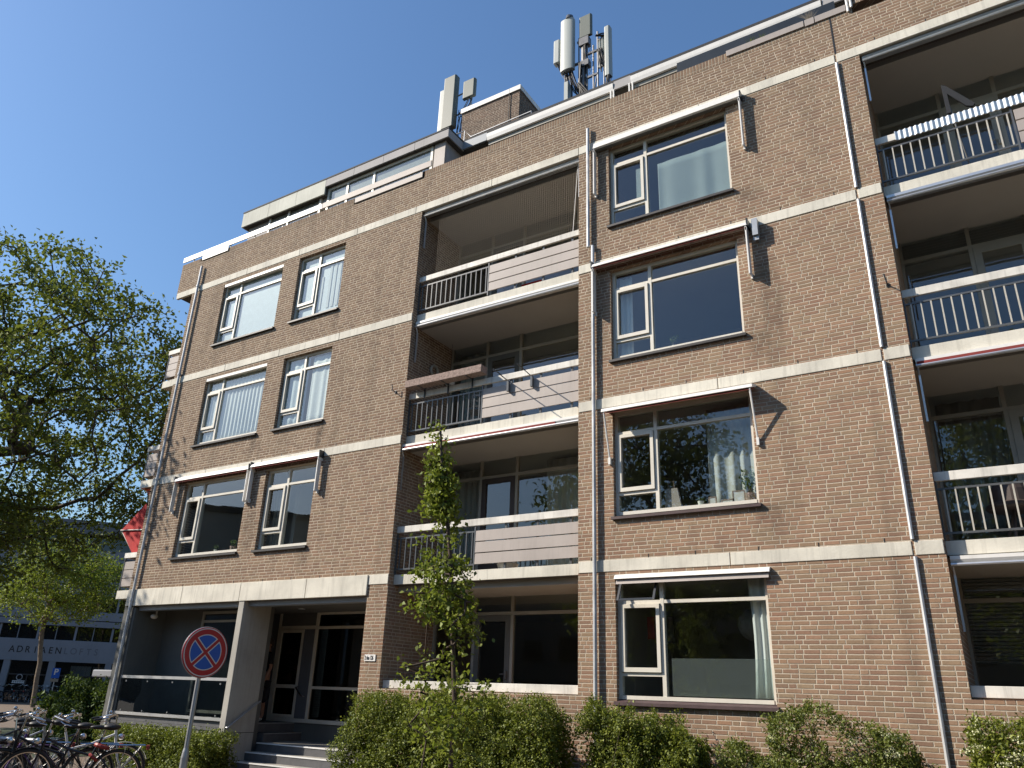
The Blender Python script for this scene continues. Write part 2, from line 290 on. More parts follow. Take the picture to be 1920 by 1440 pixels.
class MB:
    def __init__(s): s.v = []; s.f = []; s.mi = []; s.cur = 0
    def face(s, pts):
        n = len(s.v); s.v += [tuple(p) for p in pts]; s.f.append(list(range(n, n + len(pts)))); s.mi.append(s.cur); return s
    def box(s, x0, x1, y0, y1, z0, z1):
        if x0 > x1: x0, x1 = x1, x0
        if y0 > y1: y0, y1 = y1, y0
        if z0 > z1: z0, z1 = z1, z0
        n = len(s.v)
        s.v += [(x0, y0, z0), (x1, y0, z0), (x1, y1, z0), (x0, y1, z0), (x0, y0, z1), (x1, y0, z1), (x1, y1, z1), (x0, y1, z1)]
        for q in ((0, 3, 2, 1), (4, 5, 6, 7), (0, 1, 5, 4), (1, 2, 6, 5), (2, 3, 7, 6), (3, 0, 4, 7)):
            s.f.append([n + i for i in q]); s.mi.append(s.cur)
        return s
    def prism(s, poly, axis, a, b):
        """polygon (list of 2D points) extruded along axis from a to b"""
        def P(p, t):
            if axis == 0: return (t, p[0], p[1])
            if axis == 1: return (p[0], t, p[1])
            return (p[0], p[1], t)
        n = len(s.v); k = len(poly); s.v += [P(p, a) for p in poly] + [P(p, b) for p in poly]
        s.f.append([n + i for i in range(k)][::-1]); s.f.append([n + k + i for i in range(k)]); s.mi += [s.cur] * 2
        for i in range(k): s.f.append([n + i, n + (i + 1) % k, n + k + (i + 1) % k, n + k + i]); s.mi.append(s.cur)
        return s
    def tube(s, pts, r, n=8, cap=True):
        pts = [Vector(p) for p in pts]; rs = r if isinstance(r, (list, tuple)) else [r] * len(pts); rings = []
        prev = None
        for i, p in enumerate(pts):
            t = (pts[min(i + 1, len(pts) - 1)] - pts[max(i - 1, 0)]).normalized()
            if prev is None:
                a = t.cross(Vector((0, 0, 1)))
                if a.length < 0.1: a = t.cross(Vector((0, 1, 0)))
            else: a = prev - t * prev.dot(t)
            a.normalize(); b = t.cross(a); prev = a; base = len(s.v)
            for k in range(n):
                q = 2 * math.pi * k / n; s.v.append(tuple(p + (a * math.cos(q) + b * math.sin(q)) * rs[i]))
            rings.append(base)
        for i in range(len(rings) - 1):
            for k in range(n):
                s.f.append([rings[i] + k, rings[i] + (k + 1) % n, rings[i + 1] + (k + 1) % n, rings[i + 1] + k]); s.mi.append(s.cur)
        if cap:
            s.f.append([rings[0] + k for k in range(n)][::-1]); s.f.append([rings[-1] + k for k in range(n)]); s.mi += [s.cur] * 2
        return s
    def torus(s, c, ax_u, ax_v, R, r, n=28, k=6):
        c = Vector(c); u = Vector(ax_u).normalized(); v = Vector(ax_v).normalized(); w = u.cross(v); base = len(s.v)
        for i in range(n):
            q = 2 * math.pi * i / n; d = u * math.cos(q) + v * math.sin(q)
            for j in range(k):
                p = 2 * math.pi * j / k; s.v.append(tuple(c + d * (R + r * math.cos(p)) + w * r * math.sin(p)))
        for i in range(n):
            for j in range(k):
                a = base + i * k + j; b = base + i * k + (j + 1) % k; cc = base + ((i + 1) % n) * k + (j + 1) % k; d = base + ((i + 1) % n) * k + j
                s.f.append([a, d, cc, b]); s.mi.append(s.cur)
        return s
    def sphere(s, c, rx, ry=None, rz=None, n=12, m_=8):
        ry = ry or rx; rz = rz or rx; b = len(s.v)
        for i in range(m_ + 1):
            t = math.pi * i / m_
            for k in range(n):
                q = 2 * math.pi * k / n; s.v.append((c[0] + rx * math.sin(t) * math.cos(q), c[1] + ry * math.sin(t) * math.sin(q), c[2] + rz * math.cos(t)))
        for i in range(m_):
            for k in range(n):
                s.f.append([b + i * n + k, b + (i + 1) * n + k, b + (i + 1) * n + (k + 1) % n, b + i * n + (k + 1) % n]); s.mi.append(s.cur)
        return s
    def lathe(s, c, prof, n=16):
        b = len(s.v)
        for r, z in prof:
            for k in range(n):
                q = 2 * math.pi * k / n; s.v.append((c[0] + r * math.cos(q), c[1] + r * math.sin(q), c[2] + z))
        for i in range(len(prof) - 1):
            for k in range(n):
                s.f.append([b + i * n + k, b + i * n + (k + 1) % n, b + (i + 1) * n + (k + 1) % n, b + (i + 1) * n + k]); s.mi.append(s.cur)
        return s
    def build(s, name, mat, parent=None, smooth=False, bevel=0.0):
        me = bpy.data.meshes.new(name); me.from_pydata(s.v, [], s.f); me.update()
        if smooth:
            me.polygons.foreach_set('use_smooth', [True] * len(s.f))
        o = link(name, me, mat, parent)
        if isinstance(mat, (list, tuple)): me.polygons.foreach_set('material_index', s.mi)
        if bevel:
            b = o.modifiers.new('bevel', 'BEVEL'); b.width = bevel; b.segments = 2; b.limit_method = 'ANGLE'
        return o

def tag(o, label=None, cat=None, group=None, kind=None):
    if label: o['label'] = label
    if cat: o['category'] = cat
    if group: o['group'] = group
    if kind: o['kind'] = kind
    return o

def thing(name, loc, label, cat, group=None, rz=0.0, local=False):
    o = bpy.data.objects.new(name, None); COL.objects.link(o); o.location = loc; o.rotation_euler = (0, 0, rz)
    o.empty_display_size = 0.3; tag(o, label, cat, group)
    if local: o['local'] = 1
    else: o['wpos'] = loc
    return o

def copy_tree(o, parent=None):
    c = o.copy(); COL.objects.link(c)
    if parent: c.parent = parent
    for ch in list(o.children): copy_tree(ch, c)
    return c

def mesh_np(name, V, F, mat, parent, smooth=False):
    me = bpy.data.meshes.new(name); nv, nf, k = len(V), len(F), F.shape[1]
    me.vertices.add(nv); me.vertices.foreach_set('co', V.astype(np.float32).ravel())
    me.loops.add(nf * k); me.loops.foreach_set('vertex_index', F.astype(np.int32).ravel())
    me.polygons.add(nf); me.polygons.foreach_set('loop_start', np.arange(0, nf * k, k, dtype=np.int32))
    me.update(calc_edges=True); me.validate()
    return link(name, me, mat, parent)

def leaves(name, P, size, mat, parent, rng, nrm=None, droop=0.0, asp=0.62):
    """one folded four-sided leaf at each point of P"""
    n = len(P); d = rng.normal(size=(n, 3)); d[:, 2] -= droop; d /= np.linalg.norm(d, axis=1)[:, None]
    up_ = rng.normal(size=(n, 3)) * 0.8 + np.array([0, 0, 0.7])
    if nrm is not None: up_ += nrm * 0.9
    s_ = np.cross(d, up_); s_ /= (np.linalg.norm(s_, axis=1)[:, None] + 1e-9); w = np.cross(s_, d)
    L = (np.asarray(size) * rng.uniform(0.65, 1.25, n))[:, None]; W = L * asp * 0.5; fold = w * L * 0.12
    V = np.stack([P - d * L * 0.5, P + s_ * W + fold - d * L * 0.05, P + d * L * 0.5 - w * L * 0.1, P - s_ * W + fold - d * L * 0.05], 1).reshape(-1, 3)
    F = np.arange(n * 4).reshape(n, 4)
    return mesh_np(name, V, F, mat, parent)

# ------------------------------------------------------------------ ground (structure)
def sheet(name, x0, x1, y0, y1, z, mat):
    o = MB().face([(x0, y0, z), (x1, y0, z), (x1, y1, z), (x0, y1, z)]).build(name, mat); tag(o, kind='structure'); return o
sheet('ground', -700, 700, -700, 700, -0.008, 'paving')
sheet('unseen_dark_road', -400, 400, -60, -6.6, -0.003, 'asphalt')  # unseen dark sheet, added to lower the light bounced into the balconies
sheet('planting_bed', -10.2, 6, -2.3, -0.02, 0.004, 'soil')
sheet('lawn', -29.5, -18.4, -3.2, 6, 0.004, 'grass')

# ------------------------------------------------------------------ the apartment building
BX = (-10.0, 0.0, 0.0)
B = thing('apartment_building', BX, 'brown brick apartment block with pale concrete bands, recessed balconies and rooftop penthouses', 'apartment building')
S = 2.8
T = lambda l: 3.675 + (l - 1) * S      # top of band
Bt = lambda l: 3.49 + (l - 1) * S      # bottom of band
W0 = lambda l: 1.572 + (l - 1) * S     # window sill level
W1 = lambda l: 3.39 + (l - 1) * S
A = (-16.90, -14.57); Bw = (-13.98, -12.38); Cw = (-5.31, -2.945)
LL = (-10.03, -5.97); RL = (-0.63, 4.6)
XL, XR, ZT = -18.32, 9.5, 13.03

def wall_grid(mb, x0, x1, z0, z1, holes, y, yb):
    xs = sorted({x0, x1, *[h[0] for h in holes], *[h[1] for h in holes]}); xs = [x for x in xs if x0 <= x <= x1]
    zs = sorted({z0, z1, *[h[2] for h in holes], *[h[3] for h in holes]}); zs = [z for z in zs if z0 <= z <= z1]
    for i in range(len(xs) - 1):
        for j in range(len(zs) - 1):
            cx, cz = (xs[i] + xs[i + 1]) / 2, (zs[j] + zs[j + 1]) / 2
            if any(h[0] < cx < h[1] and h[2] < cz < h[3] for h in holes): continue
            mb.face([(xs[i], y, zs[j]), (xs[i + 1], y, zs[j]), (xs[i + 1], y, zs[j + 1]), (xs[i], y, zs[j + 1])])
            mb.face([(xs[i], yb, zs[j]), (xs[i], yb, zs[j + 1]), (xs[i + 1], yb, zs[j + 1]), (xs[i + 1], yb, zs[j])])
    for hx0, hx1, hz0, hz1, dep in holes:
        mb.face([(hx0, y, hz0), (hx0, y, hz1), (hx0, dep, hz1), (hx0, dep, hz0)])
        mb.face([(hx1, y, hz0), (hx1, dep, hz0), (hx1, dep, hz1), (hx1, y, hz1)])
        mb.face([(hx0, y, hz1), (hx1, y, hz1), (hx1, dep, hz1), (hx0, dep, hz1)])
        if hz0 > z0 + 0.01: mb.face([(hx0, y, hz0), (hx0, dep, hz0), (hx1, dep, hz0), (hx1, y, hz0)])
YB = 0.30
holes = []
for l in (2, 3, 4):
    holes += [(A[0], A[1], W0(l), W1(l), YB), (Bw[0], Bw[1], W0(l), W1(l), YB)]
for l in (1, 2, 3, 4): holes.append((Cw[0], Cw[1], W0(l), W1(l), YB))
for P_ in (LL, RL): holes.append((P_[0], P_[1], 1.64 if P_ is LL else 1.74, T(4) - 0.02, 1.55))
holes.append((XL + 0.02, -10.53, 0.0, 3.30, YB))       # entrance and porch
# slots in the parapet behind the lower boards
holes += [(-18.25, -17.0, 12.93, ZT, 0.25), (-12.30, -10.05, 12.85, ZT, 0.25)]
mb = MB(); wall_grid(mb, XL, XR, 0.0, ZT - 0.20, [h for h in holes if h[2] < ZT - 0.3], 0.0, YB)
mb.face([(XL, 0, 0), (XL, 0, ZT - 0.2), (XL, 12, ZT - 0.2), (XL, 12, 0)])
mb.box(XL - 0.75, XL - 0.001, 0.001, 5.0, 11.98, ZT - 0.2)     # parapet carried round over the side balconies
wall = mb.build('brick_wall', 'brick', B)
# raised bit of parapet at the right
mb = MB(); mb.box(-0.62, XR, 0.001, 0.3, ZT - 0.005, ZT + 0.28); mb.build('raised_parapet', 'brick', B)
# soldier course on top
mb = MB()
wall_grid(mb, XL - 0.75, -0.62, ZT - 0.20, ZT, [h for h in holes if h[3] > ZT - 0.1], -0.002, YB)
mb.face([(XL - 0.75, 0, ZT), (-0.62, 0, ZT), (-0.62, YB, ZT), (XL - 0.75, YB, ZT)])
mb.face([(XL - 0.75, 0, ZT - .2), (XL - 0.75, 0, ZT), (XL - 0.75, 5, ZT), (XL - 0.75, 5, ZT - .2)])
mb.build('soldier_course', 'soldier', B)
MB().box(-0.64, XR, -0.004, 0.302, ZT + 0.08, ZT + 0.285).build('soldier_course', 'soldier', B)
# dilatation joint: dark open joint in parapet
MB().box(-1.0, -0.975, -0.006, 0.02, T(4) + 0.01, ZT - 0.02).build('expansion_joint', 'black', B)

# concrete bands split at their joints
def band(l, cuts, zb=None, xs=None, proud=0.012):
    zb = zb if zb is not None else Bt(l)
    for i in range(len(cuts) - 1):
        g = 0.006
        MB().box(cuts[i] + g, cuts[i + 1] - g, -proud, 0.06, zb, T(l)).build('concrete_band', 'band', B, bevel=0.006)
for l in (2, 3): band(l, [XL - 0.0, -18.02, -16.19, -14.19, -12.19, LL[0] - 0.004])
band(4, [XL - 0.72, -18.02, -16.02, -14.02, -12.03, -10.21, -8.1, -5.97, -3.43, -1.006])
band(1, [-18.3, -16.19, -14.19, -12.19, -10.53], zb=3.29, proud=0.035)
MB().box(-10.524, LL[0] - 0.004, -0.012, 0.06, Bt(1), T(1)).build('concrete_band', 'band', B, bevel=0.006)
for l in (1, 2, 3):
    band(l, [LL[1] + 0.004, -5.68, -3.44, -1.006])
    band(l, [-0.985, RL[0] - 0.004])
band(4, [-0.985, 1.95, RL[1], XR])
# thin open joint under each brick field, small weep holes above the bands
mb = MB()
for l in (1, 2, 3, 4):
    x = -18.0
    while x < 1.0:
        inside = (LL[0] - .1 < x < LL[1] + .1 or x > RL[0] - .1) and l < 4
        if not inside: mb.box(x, x + 0.012, -0.004, 0.02, T(l) + 0.002, T(l) + 0.062)
        x += 0.88 + 0.12 * math.sin(x * 3)
mb.build('weep_slots', 'black', B)

# interior: floors, back wall, so that rooms behind the glass are real rooms
mb = MB()
for l in range(1, 6):
    z = T(l) - 0.05 if l < 5 else 0
    if l < 5: mb.box(XL + 0.3, XR, YB + 0.02, 7.0, z - 0.25, z)
mb.build('storey_slabs', 'inside', B)
mb = MB(); mb.box(XL + 0.3, XR, 6.6, 6.9, 0, 12)
for x in (-17.95, -14.3, -11.9, -10.3, -5.75, -2.6, -0.9):
    mb.box(x - 0.06, x + 0.06, YB + 0.03 if x > -11.95 else 1.3, 6.6, 0.9 if x > -10 else T(1), 12)
mb.build('room_walls', 'inside', B)
mb = MB(); mb.box(XL + .3, LL[0] - .2, 3.2, 3.3, T(1), 12); mb.box(LL[1] + .2, RL[0] - .3, 3.4, 3.5, 0.9, 12)
mb.build('room_partition', 'inside', B)

# ---- windows of the facade
YF = 0.09
def pane_mesh(rects, y, t=0.008):
    mb = MB()
    for (x0, x1, z0, z1) in rects: mb.box(x0, x1, y, y + t, z0, z1)
    return mb
def window(x0, x1, l, xm, gmat='glass', right_wide=True, lower_film=False):
    z0, z1 = W0(l) + 0.03, W1(l); d = 0.07; y0, y1 = YF, YF + 0.09
    zt = z1 - 0.375; zs = z0 + 0.355; fw_ = 0.055
    mb = MB()
    mb.box(x0, x0 + fw_, y0, y1, z0, z1); mb.box(x1 - fw_, x1, y0, y1, z0, z1)
    mb.box(x0 + fw_, x1 - fw_, y0, y1, z1 - fw_, z1); mb.box(x0 + fw_, x1 - fw_, y0 - 0.01, y1, z0, z0 + fw_)
    mb.box(xm - 0.03, xm + 0.03, y0 - 0.003, y1, z0 + fw_, z1 - fw_)
    mb.box(x0 + fw_, xm - 0.03, y0, y1, zt - 0.025, zt + 0.025); mb.box(xm + 0.03, x1 - fw_, y0, y1, zt - 0.025, zt + 0.025)
    mb.box(x0 + fw_, xm - 0.03, y0, y1, zs - 0.025, zs + 0.025)
    mb.box(x0 + fw_, xm - 0.03, y0 - 0.018, y0 + 0.002, zt - 0.038, zt - 0.026)      # drip moulding
    fr = mb.build('window', 'frame', B)
    mb = MB(); sx0, sx1, sz0, sz1 = x0 + fw_ + 0.008, xm - 0.038, zs + 0.033, zt - 0.033; w = 0.055; ys = y0 - 0.03
    mb.box(sx0, sx0 + w, ys, ys + 0.06, sz0, sz1); mb.box(sx1 - w, sx1, ys, ys + 0.06, sz0, sz1)
    mb.box(sx0 + w, sx1 - w, ys, ys + 0.06, sz0, sz0 + w + 0.01); mb.box(sx0 + w, sx1 - w, ys, ys + 0.06, sz1 - w, sz1)
    mb.build('sash', 'frame', fr)
    g = [(x0 + fw_, xm - 0.03, zt + 0.025, z1 - fw_), (xm + 0.03, x1 - fw_, zt + 0.025, z1 - fw_), (xm + 0.03, x1 - fw_, z0 + fw_, zt - 0.025),
         (x0 + fw_, xm - 0.03, z0 + fw_, zs - 0.025), (sx0 + w, sx1 - w, sz0 + w + 0.01, sz1 - w)]
    pane_mesh(g, YF + 0.03).build('pane', gmat, fr)
    return fr
fracm = lambda w: {A: -16.27, Bw: -13.31, Cw: -4.575}[w]
WIN = {}
for l in (2, 3, 4):
    for w in (A, Bw): WIN[(w, l)] = window(w[0], w[1], l, fracm(w))
for l in (1, 2, 3, 4): WIN[(Cw, l)] = window(Cw[0], Cw[1], l, fracm(Cw))
for (w, l), fr in WIN.items():
    mb = MB(); z = W0(l)
    mb.prism([(-0.06, z - 0.055), (YF + 0.02, z - 0.055), (YF + 0.02, z + 0.028), (-0.06, z - 0.012)], 0, w[0] - 0.03, w[1] + 0.03)
    mb.build('sill', 'silltile' if w == Cw and l < 3 else 'sill', fr)
# etched film on the lower part of the ground floor pane
MB().box(-4.47, -3.02, YF + 0.042, YF + 0.046, W0(1) + 0.1, W0(1) + 0.62).build('privacy_film', 'glassmilk', WIN[(Cw, 1)])
# ground floor top light stands open
mb = MB(); x0, x1 = Cw[0] + 0.06, -4.62
for (p, q) in (((0.0, 0.0), (-0.16, -0.30)),):
    zc = W1(1) - 0.06
    mb.prism([(0.05, zc), (0.075, zc), (-0.075, zc - 0.30), (-0.10, zc - 0.30)], 0, x0, x0 + 0.035)
    mb.prism([(0.05, zc), (0.075, zc), (-0.075, zc - 0.30), (-0.10, zc - 0.30)], 0, x1 - 0.035, x1)
    mb.prism([(-0.075, zc - 0.27), (-0.05, zc - 0.27), (-0.075, zc - 0.305), (-0.10, zc - 0.305)], 0, x0 + 0.035, x1 - 0.035)
tl = mb.build('open_top_light', 'blackmetal', WIN[(Cw, 1)])

# ---- sun awnings over the windows
def awning(x0, x1, l, kind='box', zoff=0.0, cloth='awnred', arms=True, droptip=1.1, proj=0.13, th=1.0):
    zt = T(l) - 0.11 + zoff
    mb = MB()
    if kind == 'box':
        mb.prism([(0.0, zt + 0.03), (-proj, zt + 0.02), (-proj - 0.01, zt - 0.10), (-proj + 0.03, zt - 0.115), (0.0, zt - 0.09)], 0, x0, x1)
    else:
        mb.prism([(0.0, zt + 0.02), (-0.05, zt + 0.02 * th), (-proj, zt - 0.045 * th), (-proj - 0.012, zt - 0.10 * th), (-proj + 0.008, zt - 0.105 * th), (-0.04, zt - 0.02), (0.0, zt - 0.02)], 0, x0, x1)
    a = mb.build('awning', 'white', B)
    mb = MB()
    if kind == 'box':
        for k in range(4): mb.box(x0 + 0.02, x1 - 0.02, -proj + 0.032 + k * 0.022, -proj + 0.040 + k * 0.022, zt - 0.125, zt - 0.10)
        mb.build('rolled_fabric', 'blind', a)
    else:
        mb.prism([(-0.045, zt - 0.025), (-proj + 0.012, zt - 0.125), (-proj + 0.005, zt - 0.135), (-0.045, zt - 0.05)], 0, x0 + 0.02, x1 - 0.02)
        mb.build('rolled_fabric', cloth, a)
    if arms:
        for xx in (x0 + 0.02, x1 - 0.03):
            mb = MB(); mb.box(xx - 0.011, xx + 0.011, -proj, -0.03, zt - 0.07 - droptip, zt - 0.05)
            mb.tube([(xx, -proj + 0.01, zt - 0.07 - droptip), (xx, -0.01, zt - 0.04 - droptip)], 0.014, 6)
            mb.box(xx - 0.014, xx + 0.016, -0.05, -0.002, zt - 0.11 - droptip, zt - 0.02 - droptip)
            mb.box(xx - 0.016, xx + 0.018, -proj, -0.002, zt - 0.19, zt - 0.13)
            mb.build('arm', 'white', a)
        mb = MB(); mb.box(x1 - 0.012, x1 + 0.012, -proj - 0.01, 0, zt - 0.115, zt + 0.03); mb.box(x0 - 0.012, x0 + 0.012, -proj - 0.01, 0, zt - 0.115, zt + 0.03)
        mb.build('end_cap', 'blackmetal', a)
    return a
awning(-5.60, -2.63, 4, 'box', zoff=-0.06)
awning(-5.62, -2.71, 3, 'slope', zoff=0.0, droptip=0.95, proj=0.17)
MB().box(-2.64, -2.55, -0.14, -0.003, T(3) - 0.42, T(3) - 0.10).box(-2.64, -2.55, -0.1, -0.06, T(3) - 0.5, T(3) - 0.42).build('steel_bracket', 'galv', B)
a2 = awning(-5.40, -2.84, 2, 'slope', zoff=-0.14, arms=False, proj=0.26)
for xx in (-5.36, -2.88):
    MB().tube([(xx, -0.255, T(2) - 0.33), (xx, -0.03, T(2) - 1.12)], 0.016, 6).box(xx - .02, xx + .02, -0.05, -0.002, T(2) - 1.22, T(2) - 1.1).build('arm', 'white', a2)
awning(-5.29, -2.87, 1, 'slope', zoff=-0.15, arms=False, proj=0.08, th=.55, cloth='panel')
awning(-17.18, -14.46, 2, 'slope', zoff=-0.02, droptip=0.78, proj=0.13)
awning(-14.40, -12.20, 2, 'slope', zoff=0.01, droptip=0.80, proj=0.13)
for l, w in ((4, A), (3, A)):
    z = W1(l); MB().box(w[0] + 0.03, w[1] - 0.01, 0.0, 0.07, z - 0.075, z - 0.004).build('screen_cassette', 'white', B)

# ---- downpipes
def pipe(x, z0, z1, parts, r=0.034):
    mb = MB(); mb.tube([(x, -0.065, z0), (x, -0.065, z1)], r, 12)
    for z in parts: mb.tube([(x, -0.065, z), (x, -0.065, z + 0.06)], r + 0.012, 12); mb.box(x - 0.012, x + 0.012, -0.03, 0.0, z, z + 0.04)
    return mb.build('downpipe', 'zinc', B, smooth=False)
pipe(-18.03, 0.0, 12.68, [3.4, 6.4, 9.3, 12.0])
MB().tube([(-5.735, -0.06, 12.42), (-5.735, -0.06, 9.60), (-5.64, -0.06, 9.60), (-5.64, -0.06, 9.25), (-5.64, -0.06, 0.0)], 0.033, 10).build('downpipe', 'zinc', B)
for z0, z1 in ((0.0, Bt(1) - 0.02), (T(1) + 0.02, Bt(2) - 0.02), (T(2) + 0.02, Bt(3) - 0.02), (T(3) + 0.02, Bt(4) - 0.02)):
    mb = MB(); mb.tube([(-0.99, -0.02, z0), (-0.99, -0.02, z1)], 0.026, 8); mb.build('joint_cover', 'zinc', B)

# ---- recessed balconies
GY = 1.50
def balcony(x0, x1, l, right):
    z = T(l - 1) if l > 1 else None; top = Bt(l); sy = 0.15
    if l > 1:
        mb = MB(); mb.box(x0 + 0.002, x1 - 0.002, sy, 1.549, z - 0.185, z)
        s_ = mb.build('balcony', 'band', B, bevel=0.005)
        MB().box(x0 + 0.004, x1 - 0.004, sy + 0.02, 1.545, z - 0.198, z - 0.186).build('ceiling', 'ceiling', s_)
        zb = z
    else:
        zz = 1.78 if not right else 1.90
        s_ = MB().box(x0 + 0.002, x1 - 0.002, 0.10, 0.32, zz - 0.135, zz).build('balcony', 'rail', B, bevel=0.005)
        MB().box(x0 + .002, x1 - .002, 0.13, 0.30, 0.0, zz - 0.14).build('front_wall', 'soldier' if not right else 'brick', s_)
        MB().box(x0 + .002, x1 - .002, 0.31, 1.54, 0.7, 0.78).build('floor_slab', 'floor', s_)
        return s_, zz
    ry_ = sy - 0.005
    # hand rail beam
    hr = MB().box(x0 + 0.003, x1 - 0.003, sy - 0.03, sy + 0.02, z + 0.80, z + 0.925)
    hr.build('hand_rail', 'rail', s_, bevel=0.005)
    px = x0 + 1.86
    mb = MB(); zz0, zz1 = z + 0.085, z + 0.68
    for zc in (zz0, zz1): mb.box(x0 + 0.02, px - 0.012, sy - 0.01, sy + 0.02, zc, zc + 0.028)
    nb = 14; 
    for k in range(nb):
        xx = x0 + 0.10 + k * (px - x0 - 0.16) / (nb - 1); mb.cur = 1 if right else 0; mb.box(xx - 0.010, xx + 0.010, sy - 0.010, sy + 0.014, zz0 + 0.028, zz1)
    mb.cur = 0
    mb.box(px - 0.012, px + 0.014, sy - 0.015, sy + 0.025, z + 0.01, z + 0.80); mb.box(x0 + 0.004, x0 + 0.022, sy - 0.015, sy + 0.025, z + 0.01, z + 0.80)
    mb.build('railing', ['railmetal', 'barlit'], s_)
    if not right or l == 4 or True:
        for k in range(3):
            zc = z + 0.10 + k * 0.207
            mb = MB(); mb.prism([(sy - 0.03, zc), (sy - 0.022, zc + 0.19), (sy + 0.0, zc + 0.19), (sy + 0.0, zc)], 0, px + 0.03, x1 - 0.004); mb.build('panel_board', 'panel', s_)
        for q in (0.3, 0.6, 0.9): xx = px + (x1 - px) * q; MB().box(xx - .02, xx + .02, sy + 0.002, sy + 0.03, z, z + 0.80).build('post', 'railmetal', s_)
    return s_, z
BAL = {}
for l in (1, 2, 3, 4):
    BAL[('L', l)] = balcony(LL[0], LL[1], l, False); BAL[('R', l)] = balcony(RL[0], RL[1], l, True)
for P_, n_ in ((LL, 'L'), (RL, 'R')):
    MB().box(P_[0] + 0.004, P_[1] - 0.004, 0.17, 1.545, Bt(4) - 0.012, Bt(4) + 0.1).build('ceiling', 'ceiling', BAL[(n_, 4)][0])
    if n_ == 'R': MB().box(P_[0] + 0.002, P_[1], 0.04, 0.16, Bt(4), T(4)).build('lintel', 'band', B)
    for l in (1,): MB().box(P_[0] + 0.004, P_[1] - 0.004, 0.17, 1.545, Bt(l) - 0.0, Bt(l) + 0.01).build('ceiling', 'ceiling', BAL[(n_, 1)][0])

# glazed rear walls of the balconies
def rear_wall(x0, x1, l, posts, door, dmat='framegrey'):
    z0 = (T(l - 1) if l > 1 else 0.78) + 0.02; z1 = Bt(l) - 0.012; y0, y1 = GY, GY + 0.07
    ztr = z1 - 0.47
    if l == 1: ztr = z1 - 0.42
    xs = [x0 + 0.01] + posts + [x1 - 0.01]; mb = MB(); w = 0.03
    mb.box(x0, x1, y0, y1, z1 - 0.06, z1); mb.box(x0, x1, y0, y1, ztr - 0.03, ztr + 0.03); mb.box(x0, x1, y0, y1, z0, z0 + 0.07)
    for x in xs:
        for a, b in ((z0 + .07, ztr - .03), (ztr + .03, z1 - .06)): mb.box(max(x - w, x0), min(x + w, x1), y0 - 0.005, y1, a, b)
    fr = mb.build('glazed_wall', 'framegrey', B)
    g = []
    for i in range(len(xs) - 1):
        g.append((xs[i] + w, xs[i + 1] - w, ztr + .03, z1 - .06))
        if i != door: g.append((xs[i] + w, xs[i + 1] - w, z0 + .07, ztr - .03))
    pane_mesh(g, y0 + 0.03).build('pane', 'glass', fr)
    d0, d1 = xs[door] + w + 0.004, xs[door + 1] - w - 0.004; za, zb = z0 + .075, ztr - .035; q = 0.11
    mb = MB(); mb.box(d0, d0 + q, y0 - 0.01, y1 - 0.01, za, zb); mb.box(d1 - q, d1, y0 - 0.01, y1 - 0.01, za, zb); mb.box(d0 + q, d1 - q, y0 - 0.01, y1 - 0.01, zb - q, zb); mb.box(d0 + q, d1 - q, y0 - 0.01, y1 - 0.01, za, za + 0.25)
    mb.box(d1 - 0.08, d1 - 0.04, y0 - 0.05, y0 - 0.01, za + 1.0, za + 1.14); mb.box(d1 - 0.18, d1 - 0.05, y0 - 0.055, y0 - 0.04, za + 1.08, za + 1.095)
    mb.build('door', dmat, fr)
    pane_mesh([(d0 + q, d1 - q, za + .25, zb - q)], y0 + 0.02).build('door_pane', 'glass', fr)
    return fr
for l in (1, 2, 3, 4):
    fl = rear_wall(LL[0], LL[1], l, [-9.04, -8.16], 1, 'darkbrown' if l == 2 else 'shadegrey')
    frr = rear_wall(RL[0], RL[1], l, [0.39, 1.22], 1)
    if l in (3, 1):   # venetian blinds on the right-hand column
        mb = MB(); z1 = Bt(l) - 0.08
        for k in range(24 if l == 1 else 9): mb.prism([(1.60, z1 - k * 0.05), (1.63, z1 - 0.03 - k * 0.05), (1.632, z1 - .028 - k * 0.05), (1.602, z1 + .002 - k * 0.05)], 0, RL[0] + .05, RL[1] - .1)
        mb.build('venetian_blind', 'blind', frr)

# awning rolls under the balcony edges
def roll(x0, x1, l, mat='white', red=False, y=0.09, z=None, nm='awning'):
    z = (Bt(l) - 0.005) if z is None else z
    mb = MB(); mb.prism([(y, z - 0.015), (y + 0.14, z - 0.005), (y + 0.14, z - 0.10), (y + 0.02, z - 0.10), (y, z - 0.06)], 0, x0, x1)
    a = mb.build(nm, mat, B)
    MB().tube([(x0 - 0.0, y - 0.005, z - 0.128), (x1, y - 0.005, z - 0.128)], 0.024, 8).build('front_bar', 'alu', a)
    if red: MB().prism([(y - 0.004, z - 0.062), (y + 0.03, z - 0.062), (y + 0.03, z - 0.104), (y - 0.008, z - 0.104)], 0, x0 + .02, x1 - .5).build('rolled_fabric', 'awnred', a)
    for xx in (x0 + 0.02, x1 - 0.03):
        MB().box(xx - 0.013, xx + 0.013, y + 0.05, y + 0.08, z - 0.95, z - 0.25).tube([(xx, y + 0.0, z - 0.12), (xx, y + 0.065, z - 0.27)], 0.012, 6).build('arm', 'alu', a)
    return a
roll(LL[0] + .03, LL[1] - .02, 4, 'alu', y=0.06, z=Bt(4) + 0.02)
roll(LL[0] + .03, LL[1] - .02, 3, 'white')
a_r = roll(LL[0] - .02, LL[1] + .0, 2, 'white', red=True, y=0.05)
roll(RL[0] + .03, RL[1] - .02, 4, 'alu', y=0.05, z=Bt(4) + 0.02)
roll(RL[0] + .03, RL[1] - .02, 3, 'alu'); roll(RL[0] + .03, RL[1] - .02, 2, 'white', red=True); roll(RL[0] + .03, RL[1] - .02, 1, 'white')

